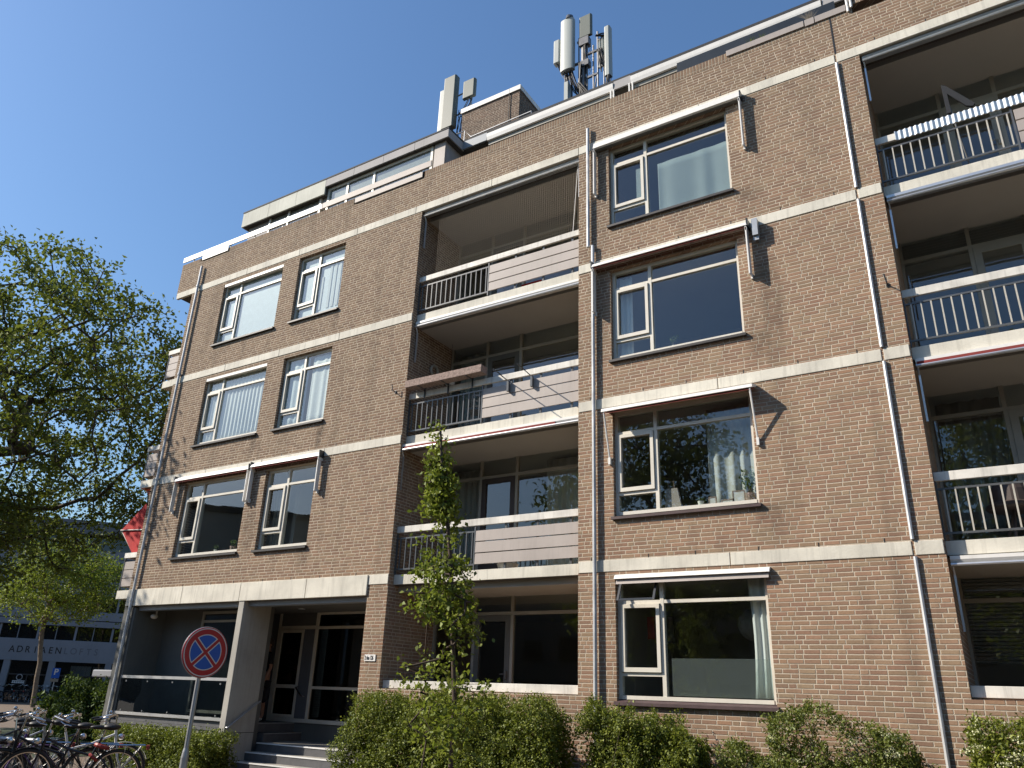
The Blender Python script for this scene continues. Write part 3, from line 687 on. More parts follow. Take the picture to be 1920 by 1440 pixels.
# corrugated cover on the top right hand rail
x = RL[0] + 0.30; mb = MB(); zc = T(3); n = 0; prof = []
while x < RL[1] - 0.02:
    prof.append((x, 0.10 + 0.011 * math.sin(x * 2 * math.pi / 0.076))); x += 0.0106
for i in range(len(prof) - 1):
    (xa, ya), (xb, yb_) = prof[i], prof[i + 1]
    mb.face([(xa, ya, zc + 0.77), (xb, yb_, zc + 0.77), (xb, yb_, zc + 0.935), (xa, ya, zc + 0.935)])
o = mb.build('corrugated_cover', 'corr', BAL[('R', 4)][0]); o.modifiers.new('thick', 'SOLIDIFY').thickness = 0.004
# bird net in the top left balcony
mb = MB(); z0, z1 = T(3) + 0.93, Bt(4); k = 0; x = LL[0] + 0.42
while x < LL[1] - 0.03: mb.box(x, x + 0.003, 0.155, 0.157, z0, z1); x += 0.052
z = z0 + 0.03
while z < z1 - .02: mb.box(LL[0] + 0.42, LL[1] - 0.01, 0.1585, 0.1605, z, z + 0.0028); z += 0.052
mb.build('bird_net', 'net', BAL[('L', 4)][0])
MB().tube([(LL[1] - .20, 0.14, T(3) + .93), (LL[1] - .08, 0.12, Bt(4) - .08)], 0.008, 6).build('pull_cord', 'white', BAL[('L', 4)][0])
# narrow hooks on walls beside balconies
for (xx, zz) in ((-10.30, T(2) + 0.98), (-0.78, T(2) + 1.0)):
    MB().tube([(xx, -0.01, zz), (xx, -0.11, zz), (xx - 0.02, -0.12, zz + 0.14)], 0.011, 6).box(xx - .02, xx + .02, -.015, -.002, zz - .03, zz + .03).build('wall_hook', 'blackmetal', B)

# ---- side balconies on the left return face
for l in (2, 3, 4):
    z = T(l - 1)
    s_ = MB().box(XL - 0.50, XL - 0.002, 0.002, 4.4, z - 0.20, z).build('side_balcony', 'band', B, bevel=0.005)
    MB().box(XL - 0.50, XL - 0.002, 0.0, 0.05, z + 0.80, z + 0.925).box(XL - .50, XL - .45, 0.05, 4.4, z + .80, z + .925).build('hand_rail', 'rail', s_)
    for k in range(3):
        MB().box(XL - 0.43, XL - 0.004, 0.01, 0.035, z + 0.10 + k * 0.207, z + 0.29 + k * 0.207).box(XL - .46, XL - .435, 0.04, 4.4, z + 0.10 + k * 0.207, z + 0.29 + k * 0.207).build('panel_board', 'panel', s_)
    MB().box(XL - .46, XL - .437, 0.0, 0.036, z, z + .80).build('post', 'railmetal', s_)
MB().box(XL - 0.70, XL - 0.004, 0.02, 4.9, 11.955, 11.978).build('side_ceiling', 'ceiling', B)
# red awning let down from the side balcony
z = T(2) - 0.12
aw = MB().box(XL - 0.42, XL - 0.01, 0.06, 0.12, z - 0.08, z).build('side_awning', 'framegrey', B)
mb = MB(); n = 8
x0_, x1_ = XL - 0.02, XL - 1.05
mb.prism([(XL - 0.02, z - 0.34), (x1_, z - 1.10), (XL - 0.01, z - 1.20)], 1, 0.10, 0.16)
mb.face([(XL - 0.02, 0.14, z - 0.34), (XL - 0.02, 3.9, z - 0.34), (x1_, 3.9, z - 1.10), (x1_, 0.14, z - 1.10)])
mb.prism([(x1_ + 0.03, z - 1.13), (XL - 0.01, z - 1.21), (XL - 0.01, z - 1.72), (XL - 0.30, z - 1.82)], 1, 0.10, 0.16)
mb.build('awning_cloth', 'redcloth', aw)
MB().prism([(XL - 0.44, z - 0.06), (XL - 0.04, z - 0.03), (XL - 0.04, z - 0.33), (XL - 0.22, z - 0.26)], 1, 0.10, 0.12).build('awning_lining', 'orangecloth', aw)
MB().tube([(x1_, 0.08, z - 1.12), (XL - 0.02, 0.08, z - 1.18)], 0.018, 6).tube([(x1_ - .02, 0.1, z - 1.10), (x1_ - .02, 3.9, z - 1.10)], 0.02, 6).build('front_bar', 'panel', aw)
MB().tube([(x1_ + .02, 0.12, z - 1.16), (XL - 0.28, 0.12, z - 1.82)], 0.016, 6).build('arm', 'framegrey', aw)
MB().tube([(XL + .08, -0.02, T(2) - .35), (XL + .1, -0.12, T(2) - .37), (XL + .14, -0.10, T(2) - .62), (XL + .06, -.03, T(2) - .7)], 0.016, 6).build('wall_hook', 'blackmetal', B)

# ---- boards along the parapet
def board(x0, x1, z0, z1, mat='panel', y=-0.03):
    MB().box(x0, x1, y, y + 0.028, z0, z1).build('parapet_board', mat, B, bevel=0.003)
board(XL - 0.73, -15.42, ZT + 0.06, ZT + 0.22, 'white'); board(-15.40, -13.42, ZT + 0.07, ZT + 0.22, 'white'); board(-18.15, -17.03, 12.93, 13.07, 'white')
board(-13.40, -9.86, ZT + 0.06, ZT + 0.225); board(-12.24, -10.10, 12.865, 13.01)
board(-2.83, -1.42, 12.93, 13.06); board(-1.40, -1.24, 12.915, 13.06); board(-1.225, -0.71, 12.92, 13.055)
for x in (-18.6, -17.0, -16.0, -14.9, -13.9, -12.9, -11.3, -10.2): MB().box(x, x + 0.03, 0.0, 0.02, ZT + 0.002, ZT + 0.2).build('board_bracket', 'framegrey', B)
MB().tube([(-0.68, -0.02, 12.88), (-0.68, -0.02, 14.6)], 0.022, 8).tube([(-0.62, -0.02, 12.95), (-0.62, -0.02, 14.6)], 0.022, 8).build('rail_post', 'white', B)

# ---- penthouse, left block
PL0, PL1 = -17.75, -10.05
mb = MB(); mb.box(-17.60, -10.22, 0.93, 9.5, 12.1, 14.60); pw = mb.build('penthouse', 'eterniteg', B)
def slab_edge(cuts, y, z0, z1, mat, par):
    for i in range(len(cuts) - 1): MB().box(cuts[i] + 0.005, cuts[i + 1] - 0.005, y, y + 0.04, z0, z1).build('fascia_panel', mat, par)
slab_edge([PL0, -16.61, -15.46, -14.31], 0.75, 14.36, 14.84, 'eternit', pw)
slab_edge([-14.31, -13.25, -12.20, -11.14, PL1], 0.75, 14.60, 14.84, 'eterniteg', pw)
MB().box(PL1 - .03, PL1, 0.79, 9.5, 14.60, 14.84).build('fascia_panel', 'eterniteg', pw)
MB().box(PL0, PL0 + .03, 0.79, 9.5, 14.36, 14.84).build('fascia_panel', 'eterniteg', pw)
MB().box(PL0 - .01, PL1 + .01, 0.74, 9.5, 14.842, 14.885).build('roof_edge', 'roof', pw)
MB().box(PL0 + .03, PL1 - .03, 0.79, 9.5, 14.602, 14.84).box(PL0 + .03, -14.31, 0.79, 1.3, 14.37, 14.60).build('soffit', 'ceiling', pw)
# windows of the penthouse front
mb = MB(); y0, y1 = 0.87, 0.93
for xx in (-16.62, -15.83, -14.57, -14.27, -13.55, -12.59, -10.64): mb.box(xx - 0.035, xx + 0.035, y0, y1, 12.4, 14.60)
mb.box(-16.62, -10.64, y0 + .005, y1, 14.52, 14.60); mb.box(-16.62, -10.64, y0 + .002, y1, 13.98, 14.03)
pf = mb.build('window_band', 'frame', pw)
pane_mesh([(-16.58, -14.6, 13.0, 14.52), (-13.51, -12.62, 12.6, 14.52), (-14.23, -13.59, 12.6, 14.52), (-12.55, -10.68, 12.6, 14.52)], 0.895).build('pane', 'glass', pf)
MB().box(-14.23, -12.62, 0.91, 0.925, 12.6, 14.5).box(-12.55, -10.68, 0.91, 0.925, 12.6, 14.5).build('curtain_lining', 'sheer', pf)
MB().box(-10.55, -10.21, 0.86, 0.93, 12.2, 14.6).build('corner_panel', 'panel', pw)
# ---- penthouse, right block
mb = MB(); mb.box(-10.3, 6, 2.25, 11, 12.1, 14.6); pr_ = mb.build('penthouse', 'eterniteg', B)
MB().box(-10.2, 6, 1.40, 11, 14.86, 14.93).build('roof_edge', 'roof', pr_)
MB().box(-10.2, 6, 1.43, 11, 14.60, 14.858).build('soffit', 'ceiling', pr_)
def gutter(x0, x1):
    mb = MB(); mb.prism([(1.36, 14.70), (1.35, 14.80), (1.42, 14.858), (1.425, 14.60), (1.38, 14.61)], 0, x0, x1)
    g = mb.build('awning_case', 'white', pr_)
    mb = MB()
    for k in range(7): mb.box(x0 + .01, x1 - .01, 1.44 + k * 0.045, 1.455 + k * 0.045, 14.50 + k * .004, 14.599)
    mb.build('rolled_fabric', 'framegrey', g)
gutter(-9.3, -5.80); gutter(-5.36, -1.22)
MB().box(-10.05, -9.31, 1.37, 1.42, 14.62, 14.855).build('fascia_panel', 'bluegrey', pr_)
for xa, xb in ((-5.79, -5.37), (-1.2, 6)): MB().box(xa, xb, 1.38, 1.42, 14.62, 14.855).build('fascia_panel', 'eterniteg', pr_)
for xx in (-5.86, -5.79, -5.40, -5.32, -1.26, -1.19): MB().box(xx - .015, xx + .015, 1.36, 1.40, 13.0, 14.62).build('screen_guide', 'white', pr_)
mb = MB()
for xx in (-9.9, -9.0, -7.6, -6.0, -5.0, -3.4, -1.9, -0.4): mb.box(xx - .035, xx + .035, 2.19, 2.25, 12.5, 14.6)
mb.box(-9.9, -0.4, 2.195, 2.25, 14.5, 14.6); g_ = mb.build('window_band', 'frame', pr_)
pane_mesh([(-9.86, -0.44, 12.6, 14.5)], 2.22).build('pane', 'glass', g_)
MB().box(-3.9, -0.9, 0.28, 0.34, 12.5, 13.55).build('dark_screen', 'blackmetal', pr_)
# roof safety rail
mb = MB(); zr = 15.16
mb.tube([(-10.20, 1.6, 14.9), (-10.20, 1.6, 15.44), (-9.98, 1.6, zr), (-8.14, 1.6, 15.2), (-8.14, 1.6, 14.9)], 0.016, 6)
mb.tube([(-11.2, 1.6, 15.5), (-10.20, 1.6, 15.44)], 0.014, 6)
mb.build('roof_rail', 'galv', pr_)
# brick lift tower
tw = MB().box(-11.42, -9.42, 3.0, 5.6, 14.9, 17.60).build('lift_tower', 'brickdark', B)
MB().box(-11.46, -9.38, 2.96, 5.64, 17.60, 17.76).build('coping', 'white', tw)
MB().tube([(-9.75, 2.97, 15.0), (-9.75, 2.97, 17.75), (-9.75, 3.05, 17.85)], 0.012, 6).build('lightning_rod', 'cable', tw)

# ---- entrance porch
mb = MB(); mb.box(-17.95, -10.56, 0.10, 0.30, 3.19, 3.288); mb.build('porch_beam', 'bluegrey', B)
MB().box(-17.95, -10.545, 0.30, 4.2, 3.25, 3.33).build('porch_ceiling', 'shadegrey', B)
fin = MB().box(-14.18, -14.01, -0.02, 0.75, 0.0, 3.285).build('concrete_fin', 'render', B, bevel=0.008)
MB().box(-14.185, -14.005, -0.024, 0.75, 0.690, 0.700).build('fin_joint', 'black', fin)
MB().tube([(-13.95, -0.02, 0.78), (-13.95, 0.75, 1.30)], 0.017, 8).tube([(-14.0, 0.0, 0.80), (-13.95, 0.0, 0.80)], 0.01, 6).build('hand_rail', 'galv', fin)
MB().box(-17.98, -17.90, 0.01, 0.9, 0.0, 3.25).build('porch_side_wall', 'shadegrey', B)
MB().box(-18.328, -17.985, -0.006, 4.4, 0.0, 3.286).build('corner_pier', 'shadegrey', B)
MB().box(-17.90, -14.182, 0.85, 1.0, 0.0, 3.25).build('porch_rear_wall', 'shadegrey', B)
mb = MB()
pw_ = MB().box(-16.42, -16.36, 0.80, 0.85, 1.0, 3.2).box(-14.3, -14.24, 0.80, 0.85, 1.0, 3.2).box(-16.36, -14.3, 0.80, 0.85, 2.95, 3.0).box(-16.36, -14.3, 0.80, 0.85, 3.14, 3.2).box(-16.36, -14.3, 0.80, 0.85, 1.0, 1.06).build('porch_window', 'framegrey', B)
MB().box(-16.36, -14.3, 0.835, 0.845, 1.06, 3.14).build('pane', 'glassdark', pw_)
base = MB().box(-18.0, -14.185, -0.01, 0.30, 0.0, 0.72).build('porch_base', 'render', B)
MB().box(-18.0, -14.185, -0.03, 0.30, 0.722, 0.78).build('ledge', 'tile', base)
MB().box(-18.0, -14.185, 0.05, 0.80, 0.785, 0.90).build('porch_floor', 'tile', base)
bal = MB().box(-17.92, -14.19, 0.00, 0.05, 1.675, 1.735).box(-17.92, -14.19, 0.0, 0.05, 0.905, 0.965).build('glass_balustrade', 'alu', B)
MB().box(-17.9, -14.2, 0.018, 0.03, 0.965, 1.675).build('pane', 'glassbal', bal)
mb = MB()
for xx in (-17.7, -16.9, -16.0, -15.2, -14.4):
    for zz in (0.985, 1.60): mb.box(xx - .012, xx + .012, 0.008, 0.04, zz, zz + .03)
mb.build('clamp', 'galv', bal)
mb = MB(); mb.tube([(-17.7, 0.45, 3.24), (-17.7, 0.45, 3.12)], 0.02, 8).sphere((-17.7, 0.40, 3.08), 0.07, 0.09, 0.06).build('security_camera', 'white', B)
for p in ((-16.44, 0.6, 3.245), (-13.59, 1.24, 3.245)):
    MB().lathe(p, [(0.0, -0.012), (0.075, -0.012), (0.085, 0.0)], 16).build('ceiling_lamp', 'alu', B)
# pillar plinth
MB().box(-10.555, LL[0] + .004, -0.03, 0.28, 0.66, 0.87).build('pillar_plinth', 'render', B)
MB().box(-10.50, LL[0] - .004, -0.012, 0.28, 0.0, 0.66).build('pillar_foot', 'render', B)
MB().box(-10.50, -10.40, 0.0, 2.2, 0.0, 0.6).build('stair_flank', 'render', B)
MB().box(-10.53, -10.45, YB, 2.2, 0.87, 3.25).build('porch_brick_return', 'brick', B)
# steps
st = MB().box(-14.0, -10.5, 0.90, 2.2, 0.0, 0.485).build('stairs', 'tile', B)
for i, (y, z) in enumerate(((0.31, 0.17), (0.59, 0.335), (0.87, 0.50))):
    xl = -14.15 if i == 0 else -14.0
    if i == 0: MB().box(-14.5, -10.5, y - 0.6 + 0.30, y + 0.29, 0, z - 0.015).build('step', 'tile', st) if False else None
    MB().box(-14.005, -10.5, y, y + 0.30, 0.0, z - 0.015).build('riser', 'tile', st)
    MB().box(-14.003, -10.5, y - 0.004, y + (0.30 if i < 2 else 1.3), z - 0.014, z).build('tread', 'tiletop', st)
    MB().box(-14.003, -10.5, y - 0.012, y + 0.022, z - 0.020, z + 0.003).build('nosing', 'nosing', st)
MB().box(-16.6, -14.0, 1.01, 2.1, 0.0, 0.67).box(-16.6, -14.27, 1.01, 2.1, 0.675, 0.86).build('upper_steps', 'tile', st)
MB().box(-14.02, -13.995, 1.01, 2.1, 0.655, 0.675).box(-14.29, -14.265, 1.01, 2.1, 0.845, 0.865).build('nosing', 'galv', st)
# entrance door wall
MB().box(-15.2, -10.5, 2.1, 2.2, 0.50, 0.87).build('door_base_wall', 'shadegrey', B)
DY = 2.06
mb = MB(); w = 0.04
mb.box(-15.16, -15.08, DY, DY + .07, 0.87, 3.25)
for xx in (-13.88, -10.58): mb.box(xx - w, xx + w, DY, DY + .07, 0.87, 3.25)
mb.box(-15.08, -13.92, DY, DY + .07, 2.88, 2.96); mb.box(-13.84, -10.62, DY, DY + .07, 2.88, 2.94)
mb.box(-13.84, -10.62, DY, DY + .07, 3.20, 3.25); mb.box(-13.84, -10.62, DY, DY + .07, 1.58, 1.64); mb.box(-15.08, -10.62, DY - .003, DY + .07, 0.87, 0.95)
ef = mb.build('entrance_front', 'frame', B)
pane_mesh([(-13.84, -10.62, 0.95, 1.58), (-13.84, -10.62, 1.64, 2.88), (-13.84, -10.62, 2.94, 3.20)], DY + .03).build('pane', 'glassdark', ef)
MB().box(-15.08, -13.92, DY + .01, DY + .06, 2.96, 3.25).build('over_door_panel', 'shadegrey', ef)
mb = MB(); dz0, dz1 = 0.955, 2.875
for a, b in ((-15.07, -15.0), (-14.34, -14.27)): mb.box(a, b, DY - .01, DY + .04, dz0, dz1)
mb.box(-15.0, -14.34, DY - .01, DY + .04, dz0, dz0 + .07); mb.box(-15.0, -14.34, DY - .01, DY + .04, dz1 - .07, dz1); mb.box(-15.0, -14.34, DY - .01, DY + .04, 1.58, 1.66)
ed = mb.build('door', 'frame', ef)
pane_mesh([(-15.0, -14.34, dz0 + .07, 1.58), (-15.0, -14.34, 1.66, dz1 - .07)], DY + .01).build('door_pane', 'glassdark', ef)
MB().box(-14.26, -13.93, DY - .005, DY + .05, 0.955, 2.875).build('door_side_panel', 'bggrey', ef)
MB().tube([(-14.22, DY - .03, 1.62), (-14.22, DY - .10, 1.60), (-13.99, DY - .10, 1.42), (-13.99, DY - .03, 1.42)], 0.018, 8).build('pull_handle', 'chrome', ef)
MB().box(-15.98, -15.17, 2.08, 2.16, 0.87, 3.25).build('side_door', 'bggrey', B)
MB().box(-18.0, -15.17, 3.4, 3.5, 0.8, 3.25).box(-16.7, -16.6, 1.0, 3.4, 0.0, 3.25).build('lobby_wall', 'shadegrey', B)
MB().box(-13.0, -11.8, 3.2, 3.3, 0.87, 3.2).build('lobby_cupboard', 'inside', B)
MB().box(-16.6, -10.5, 2.2, 6.0, 0.80, 0.86).build('lobby_floor', 'tile', B)

# number plate
def text_mesh(body, size, name, mat, parent, mw, align='LEFT', extrude=0.002, sx=1.0, bold=0.0):
    cu = bpy.data.curves.new(name, 'FONT'); cu.body = body; cu.size = size; cu.extrude = extrude; cu.align_x = align; cu.offset = bold
    tmp = bpy.data.objects.new(name, cu); COL.objects.link(tmp); bpy.context.view_layer.update()
    me = bpy.data.meshes.new_from_object(tmp.evaluated_get(bpy.context.evaluated_depsgraph_get())); bpy.data.objects.remove(tmp)
    me.transform(mw @ Matrix.Diagonal((sx, 1, 1, 1))); me.materials.clear()
    return link(name, me, mat, parent)
pl = MB().box(-10.43, -10.165, -0.016, -0.002, 2.10, 2.215).build('number_plate', 'white', B)
text_mesh('2 t/m 126', 0.108, 'number_lettering', 'cable', pl, Matrix.Translation((-10.422, -0.018, 2.122)) @ Matrix.Rotation(R_(90), 4, 'X'), sx=0.50, bold=0.001)

# ------------------------------------------------------------------ curtains, plants and things inside the windows
def curtain(x0, x1, z0, z1, y, mat, label, amp=0.025, per=0.16, gather=0.0, group=None, tail=0.0):
    n = max(12, int((x1 - x0) / 0.018)); V = []; F = []; mz = 8
    rnd = random.Random(int(x0 * 100) + int(z0 * 10)); ph = rnd.random() * 6
    for j in range(mz + 1):
        t = j / mz; z = z0 + (z1 - z0) * t
        for i in range(n + 1):
            u = i / n; xx = x0 + (x1 - x0) * u
            if gather: xx = x0 + (x1 - x0) * (u * (1 - gather * math.sin(t * math.pi) ** 1.0) + gather * math.sin(t * math.pi))
            yy = y + amp * math.sin(2 * math.pi * u * (x1 - x0) / per + ph + 0.8 * math.sin(u * 9)) * (0.6 + 0.4 * (1 - t))
            V.append((xx, yy, z))
    for j in range(mz):
        for i in range(n): a = j * (n + 1) + i; F.append((a, a + 1, a + n + 2, a + n + 1))
    me = bpy.data.meshes.new('curtain'); me.from_pydata(V, [], F); me.update(); me.polygons.foreach_set('use_smooth', [True] * len(F))
    o = link('curtain', me, mat); o.modifiers.new('thick', 'SOLIDIFY').thickness = 0.002
    return tag(o, label, 'curtain', group)
def blind(name, x0, x1, z0, z1, y, mat, label, cat='blind'):
    return tag(MB().box(x0, x1, y, y + 0.006, z0, z1).build(name, mat), label, cat)
blind('roller_blind', A[0] + .06, A[1] - .06, W0(4) + .1, W1(4) - .05, 0.145, 'frost', 'pale frosted blind filling the top floor window nearest the left corner')
blind('roller_blind', Bw[0] + .06, Bw[1] - .06, W0(4) + .1, W1(4) - .05, 0.15, 'frost', 'pale blind with light bars in the narrow top floor window', 'blind')
mbx = MB()
for k, xx in enumerate((-13.22, -12.95, -12.80, -12.65, -12.52)): mbx.box(xx, xx + 0.08, 0.137, 0.143, W0(4) + .2, W1(4) - (.42 if k else .7))
tag(mbx.build('paper_strips', 'curtain'), 'white hanging strips behind the glass of the narrow top floor window', 'strips')
curtain(A[0] + .05, A[1] - .05, W0(3) + .03, W1(3) - .05, 0.165, 'curtain', 'sheer white pleated curtain across the wide third floor window left', 0.02, 0.14)
curtain(Bw[0] + .04, -13.22, W0(3) + .03, W1(3) - .05, 0.16, 'frost', 'pale blue curtain behind the left sash of the narrow third floor window', 0.015, 0.2)
curtain(-13.10, Bw[1] - .03, W0(3) + .03, W1(3) - .10, 0.16, 'curtain', 'white curtain at the right side of the narrow third floor window', 0.012, 0.22)
tag(curtain(-4.36, -3.0, W0(4) + .03, W1(4) - .62, 0.17, 'screen', 'grey green sheet hung inside the big pane of the top floor window', 0.012, 0.5), cat='screen')
blind('sheet_screen', -4.80, -4.66, W0(4) + .35, W1(4) - .60, 0.15, 'screen', 'narrow grey sheet behind the opening sash of the top floor window', 'screen')
curtain(-5.24, -4.98, W0(3) + .03, W1(3) - .1, 0.24, 'curtain', 'white curtain behind the opening sash of the window with a slim plant', 0.02, 0.1)
curtain(-3.78, -3.02, W0(2) + .03, W1(2) - .1, 0.34, 'sheer', 'grey green curtain drawn to the right above picture frames on the sill', 0.035, 0.2, gather=0.0)
curtain(-3.30, -2.99, W0(1) + .1, W1(1) - .02, 0.24, 'curtain', 'long white curtain at the right of the ground floor window', 0.03, 0.11, gather=0.15)
curtain(-13.9, -13.6, W0(2) + .03, W1(2) - .4, 0.30, 'blind', 'dark curtain behind the sash of the narrow first floor window', 0.02, 0.1)
curtain(-7.6, -6.3, T(1) + .1, Bt(2) - .2, 1.78, 'sheer', 'grey curtain behind the glazing of the balcony with the red rolled awning', 0.03, 0.16)
curtain(-9.95, -9.2, T(1) + .1, Bt(2) - .2, 1.78, 'sheer', 'grey curtain left of the balcony door behind the young tree', 0.03, 0.16)
curtain(RL[0] + .1, 0.34, T(1) + .3, Bt(2) - .2, 1.72, 'blind', 'dark curtain behind the glazing of the right hand balcony with the round table', 0.04, 0.2)
curtain(-9.95, -9.15, T(2) + .3, Bt(3) - .2, 1.8, 'sheer', 'grey curtain behind the balcony glazing beside the hanging lantern', 0.03, 0.16)

def plant(x, y, z, h, spread, label, pot='white', n=160, size=0.035, potr=0.055, poth=0.09):
    t = thing('potted_plant', (x, y, z), label, 'plant'); rng = np.random.default_rng(int(abs(x * 100)) + int(h * 1000))
    MB().lathe((x, y, z), [(0.0, 0), (potr * 0.8, 0), (potr, poth), (potr * 0.9, poth), (0.0, poth * 0.9)], 12).build('pot', pot, t)
    mb = MB(); P_ = []
    for k in range(7):
        q = 6.28 * k / 7 + .3; r = spread * rng.uniform(.4, 1); hh = poth + h * rng.uniform(.6, 1)
        e = (x + r * math.cos(q), y + 0.4 * r * math.sin(q), z + hh); mb.tube([(x, y, z + poth * .8), ((x + e[0]) / 2, y, z + hh * .6), e], [0.004, 0.003, 0.002], 4)
        for _ in range(n // 7):
            s_ = rng.uniform(.35, 1.05); P_.append((x + (e[0] - x) * s_ + rng.normal() * .02, y + (e[1] - y) * s_ + rng.normal() * .015, z + poth + (hh - poth) * s_ + rng.normal() * .015))
    mb.build('stem', 'twig', t); leaves('foliage', np.array(P_), size, 'leafhouse', t, rng)
    return t
YP = 0.185
plant(-4.22, YP, W0(3) + .09, 0.22, 0.09, 'slim small plant standing alone on the sill of the dark blue window', 'white', 90, 0.03, 0.03, 0.04)
plant(-3.12, YP + .02, W0(2) + .09, 0.36, 0.16, 'bushy potted plant in the right corner beside the grey curtain', 'rust', 260, 0.04, 0.09, 0.12)
plant(-3.9, YP, W0(2) + .09, 0.06, 0.06, 'short spiky plant in a pale glass jar on the first floor sill', 'white', 40, 0.03, 0.05, 0.07)
plant(-14.95, YP, W0(2) + .09, 0.14, 0.12, 'leafy little plant at the right end of the wide first floor sill', 'rust', 120, 0.04, 0.07, 0.09)
plant(-15.55, YP, W0(2) + .09, 0.10, 0.08, 'pale small plant near the middle of the wide first floor sill', 'white', 60, 0.03, 0.04, 0.05)
def prop(name, mb, mat, label, cat, group=None): return tag(mb.build(name, mat), label, cat, group)
mb = MB(); zz = W0(2) + .09
mb.prism([(-4.50, zz), (-4.22, zz), (-4.28, zz + .33), (-4.48, zz + .33)], 1, 0.19, 0.25)
tb = thing('paper_bag', (-4.36, 0.22, zz), 'beige striped carrier bag standing in the left of the first floor pane', 'bag')
bg1 = mb.build('bag_body', 'panel', tb)
MB().tube([(-4.44, .2, zz + .33), (-4.43, .2, zz + .44), (-4.34, .2, zz + .44), (-4.33, .2, zz + .33)], 0.006, 5).build('handle', 'rust', tb)
def pic(x, z, w, h, lean, label, m1='rust', yy=0.20):
    t = thing('picture_frame', (x, yy, z), label, 'picture frame', 'picture frames on the first floor sill')
    mb = MB(); b = 0.02
    mb.box(x, x + b, yy, yy + .015, z, z + h); mb.box(x + w - b, x + w, yy, yy + .015, z, z + h); mb.box(x + b, x + w - b, yy, yy + .015, z, z + b); mb.box(x + b, x + w - b, yy, yy + .015, z + h - b, z + h)
    mb.build('border', m1, t); MB().box(x + b, x + w - b, yy + .004, yy + .01, z + b, z + h - b).build('picture', 'signwhite', t)
pic(-3.78, zz, 0.13, 0.13, 0, 'small brown picture frame beside the spiky plant jar')
pic(-3.58, zz, 0.20, 0.07, 0, 'low wide frame lying between two taller frames on the sill')
pic(-3.40, zz, 0.20, 0.19, 0, 'largest tan frame with a pale picture below the grey curtain')
prop('paper_lantern', MB().sphere((-3.42, 0.9, W0(1) + 1.15), 0.24, n=20, m_=14), 'blind', 'round white paper lantern hanging inside the ground floor window', 'lampshade')
prop('wall_picture', MB().box(-5.16, -5.04, 0.9, 0.92, W0(1) + .95, W0(1) + 1.30), 'redplastic', 'narrow dark red picture on the wall behind the ground floor sash, left of two', 'picture')
prop('wall_picture', MB().box(-4.86, -4.70, 0.9, 0.92, W0(1) + .90, W0(1) + 1.30), 'darkbrown', 'dark brown picture on the wall behind the ground floor sash, right of two', 'picture')

# things on the balconies
zb = T(2)
t = thing('planter_box', (-9.0, -0.05, zb + .95), 'long weathered brown planter box hung on a white balcony rail', 'planter')
MB().box(-9.93, -8.02, -0.16, 0.06, zb + 0.955, zb + 1.11).build('trough', 'rust', t, bevel=0.006)
mb = MB()
for xx in (-9.6, -9.0, -8.4): mb.box(xx - .012, xx + .012, 0.095, 0.115, zb + .76, zb + 1.0); mb.box(xx - .012, xx + .012, -0.15, 0.115, zb + .945, zb + .953)
mb.build('bracket', 'blackmetal', t)
for i, xx in enumerate((-7.55, -7.02)):
    t = thing('drying_arm', (xx, 0.1, zb + .75), ('left' if i == 0 else 'right') + ' one of two dark rods poking out over the board panel', 'rod', 'rods over the balcony panel')
    MB().tube([(xx - .05, 0.13, zb + .80), (xx + 0.08, -0.55, zb + .75)], 0.010, 6).build('rod', 'blackmetal', t)
    MB().box(xx, xx + .045, 0.05, 0.11, zb + .53, zb + .74).build('clip', 'railmetal', t)
prop('wall_ornament', MB().torus((-9.99, 0.85, zb + 1.72), (0, 1, 0), (0, 0, 1), 0.12, 0.03, 14, 6), 'framegrey', 'round carved mirror on the brick side wall of the balcony with planter', 'ornament')
t = thing('hanging_lantern', (-9.85, 1.3, zb + 1.6), 'white pot shaped lantern hanging in the corner of the balcony with planter', 'lantern')
MB().lathe((-9.85, 1.25, zb + 1.50), [(0.0, 0), (0.09, 0), (0.115, 0.05), (0.115, 0.24), (0.10, 0.26)], 16).build('shade', 'white', t, smooth=True)
MB().tube([(-9.85, 1.25, zb + 1.76), (-9.85, 1.25, Bt(3) - .02)], 0.004, 5).build('cord', 'cable', t)
# chairs / table seen through railings
def bistro_chair(x, y, z, label, rz=0.0):
    t = thing('garden_chair', (x, y, z), label, 'chair', rz=rz, local=True)
    MB().box(-.2, .2, -.2, .2, .43, .455).build('seat', 'railmetal', t)
    MB().box(-.2, .2, .18, .20, .62, .66).box(-.2, .2, .18, .20, .74, .78).box(-.2, .2, .18, .2, .86, .9).build('backrest', 'railmetal', t)
    for sx in (-1, 1):
        MB().box(sx * .2 - .01, sx * .2 + .01, -.2, -.18, 0, .43).build('leg', 'railmetal', t)
        MB().box(sx * .2 - .01, sx * .2 + .01, .18, .2, 0, .9).build('leg', 'railmetal', t)
bistro_chair(-8.55, 0.6, T(2) + .001, 'dark metal chair behind the railing bars under the planter', 0.4)
bistro_chair(-9.2, 0.8, T(1) + .001, 'dark metal chair behind the railing of the balcony with the red roll', 2.2)
t = thing('round_table', (0.22, 0.75, T(1)), 'dark round pedestal table behind the right hand balcony bars', 'table')
MB().lathe((0.22, 0.75, T(1)), [(0, .46), (.30, .46), (.32, .48), (.32, .52), (.27, .55), (.24, .72), (0.2, .80), (0, .80)], 20).build('tabletop', 'darkbrown', t)
mb = MB()
for q in (0.3, 2.4, 4.5): mb.tube([(0.22, 0.75, T(1) + .46), (0.22 + .22 * math.cos(q), .75 + .22 * math.sin(q), T(1) + .01)], .02, 6)
mb.build('leg', 'darkbrown', t)
t = thing('folded_parasol', (0.55, 0.6, T(3)), 'dark folded parasol leaning out behind the corrugated balcony cover', 'parasol')
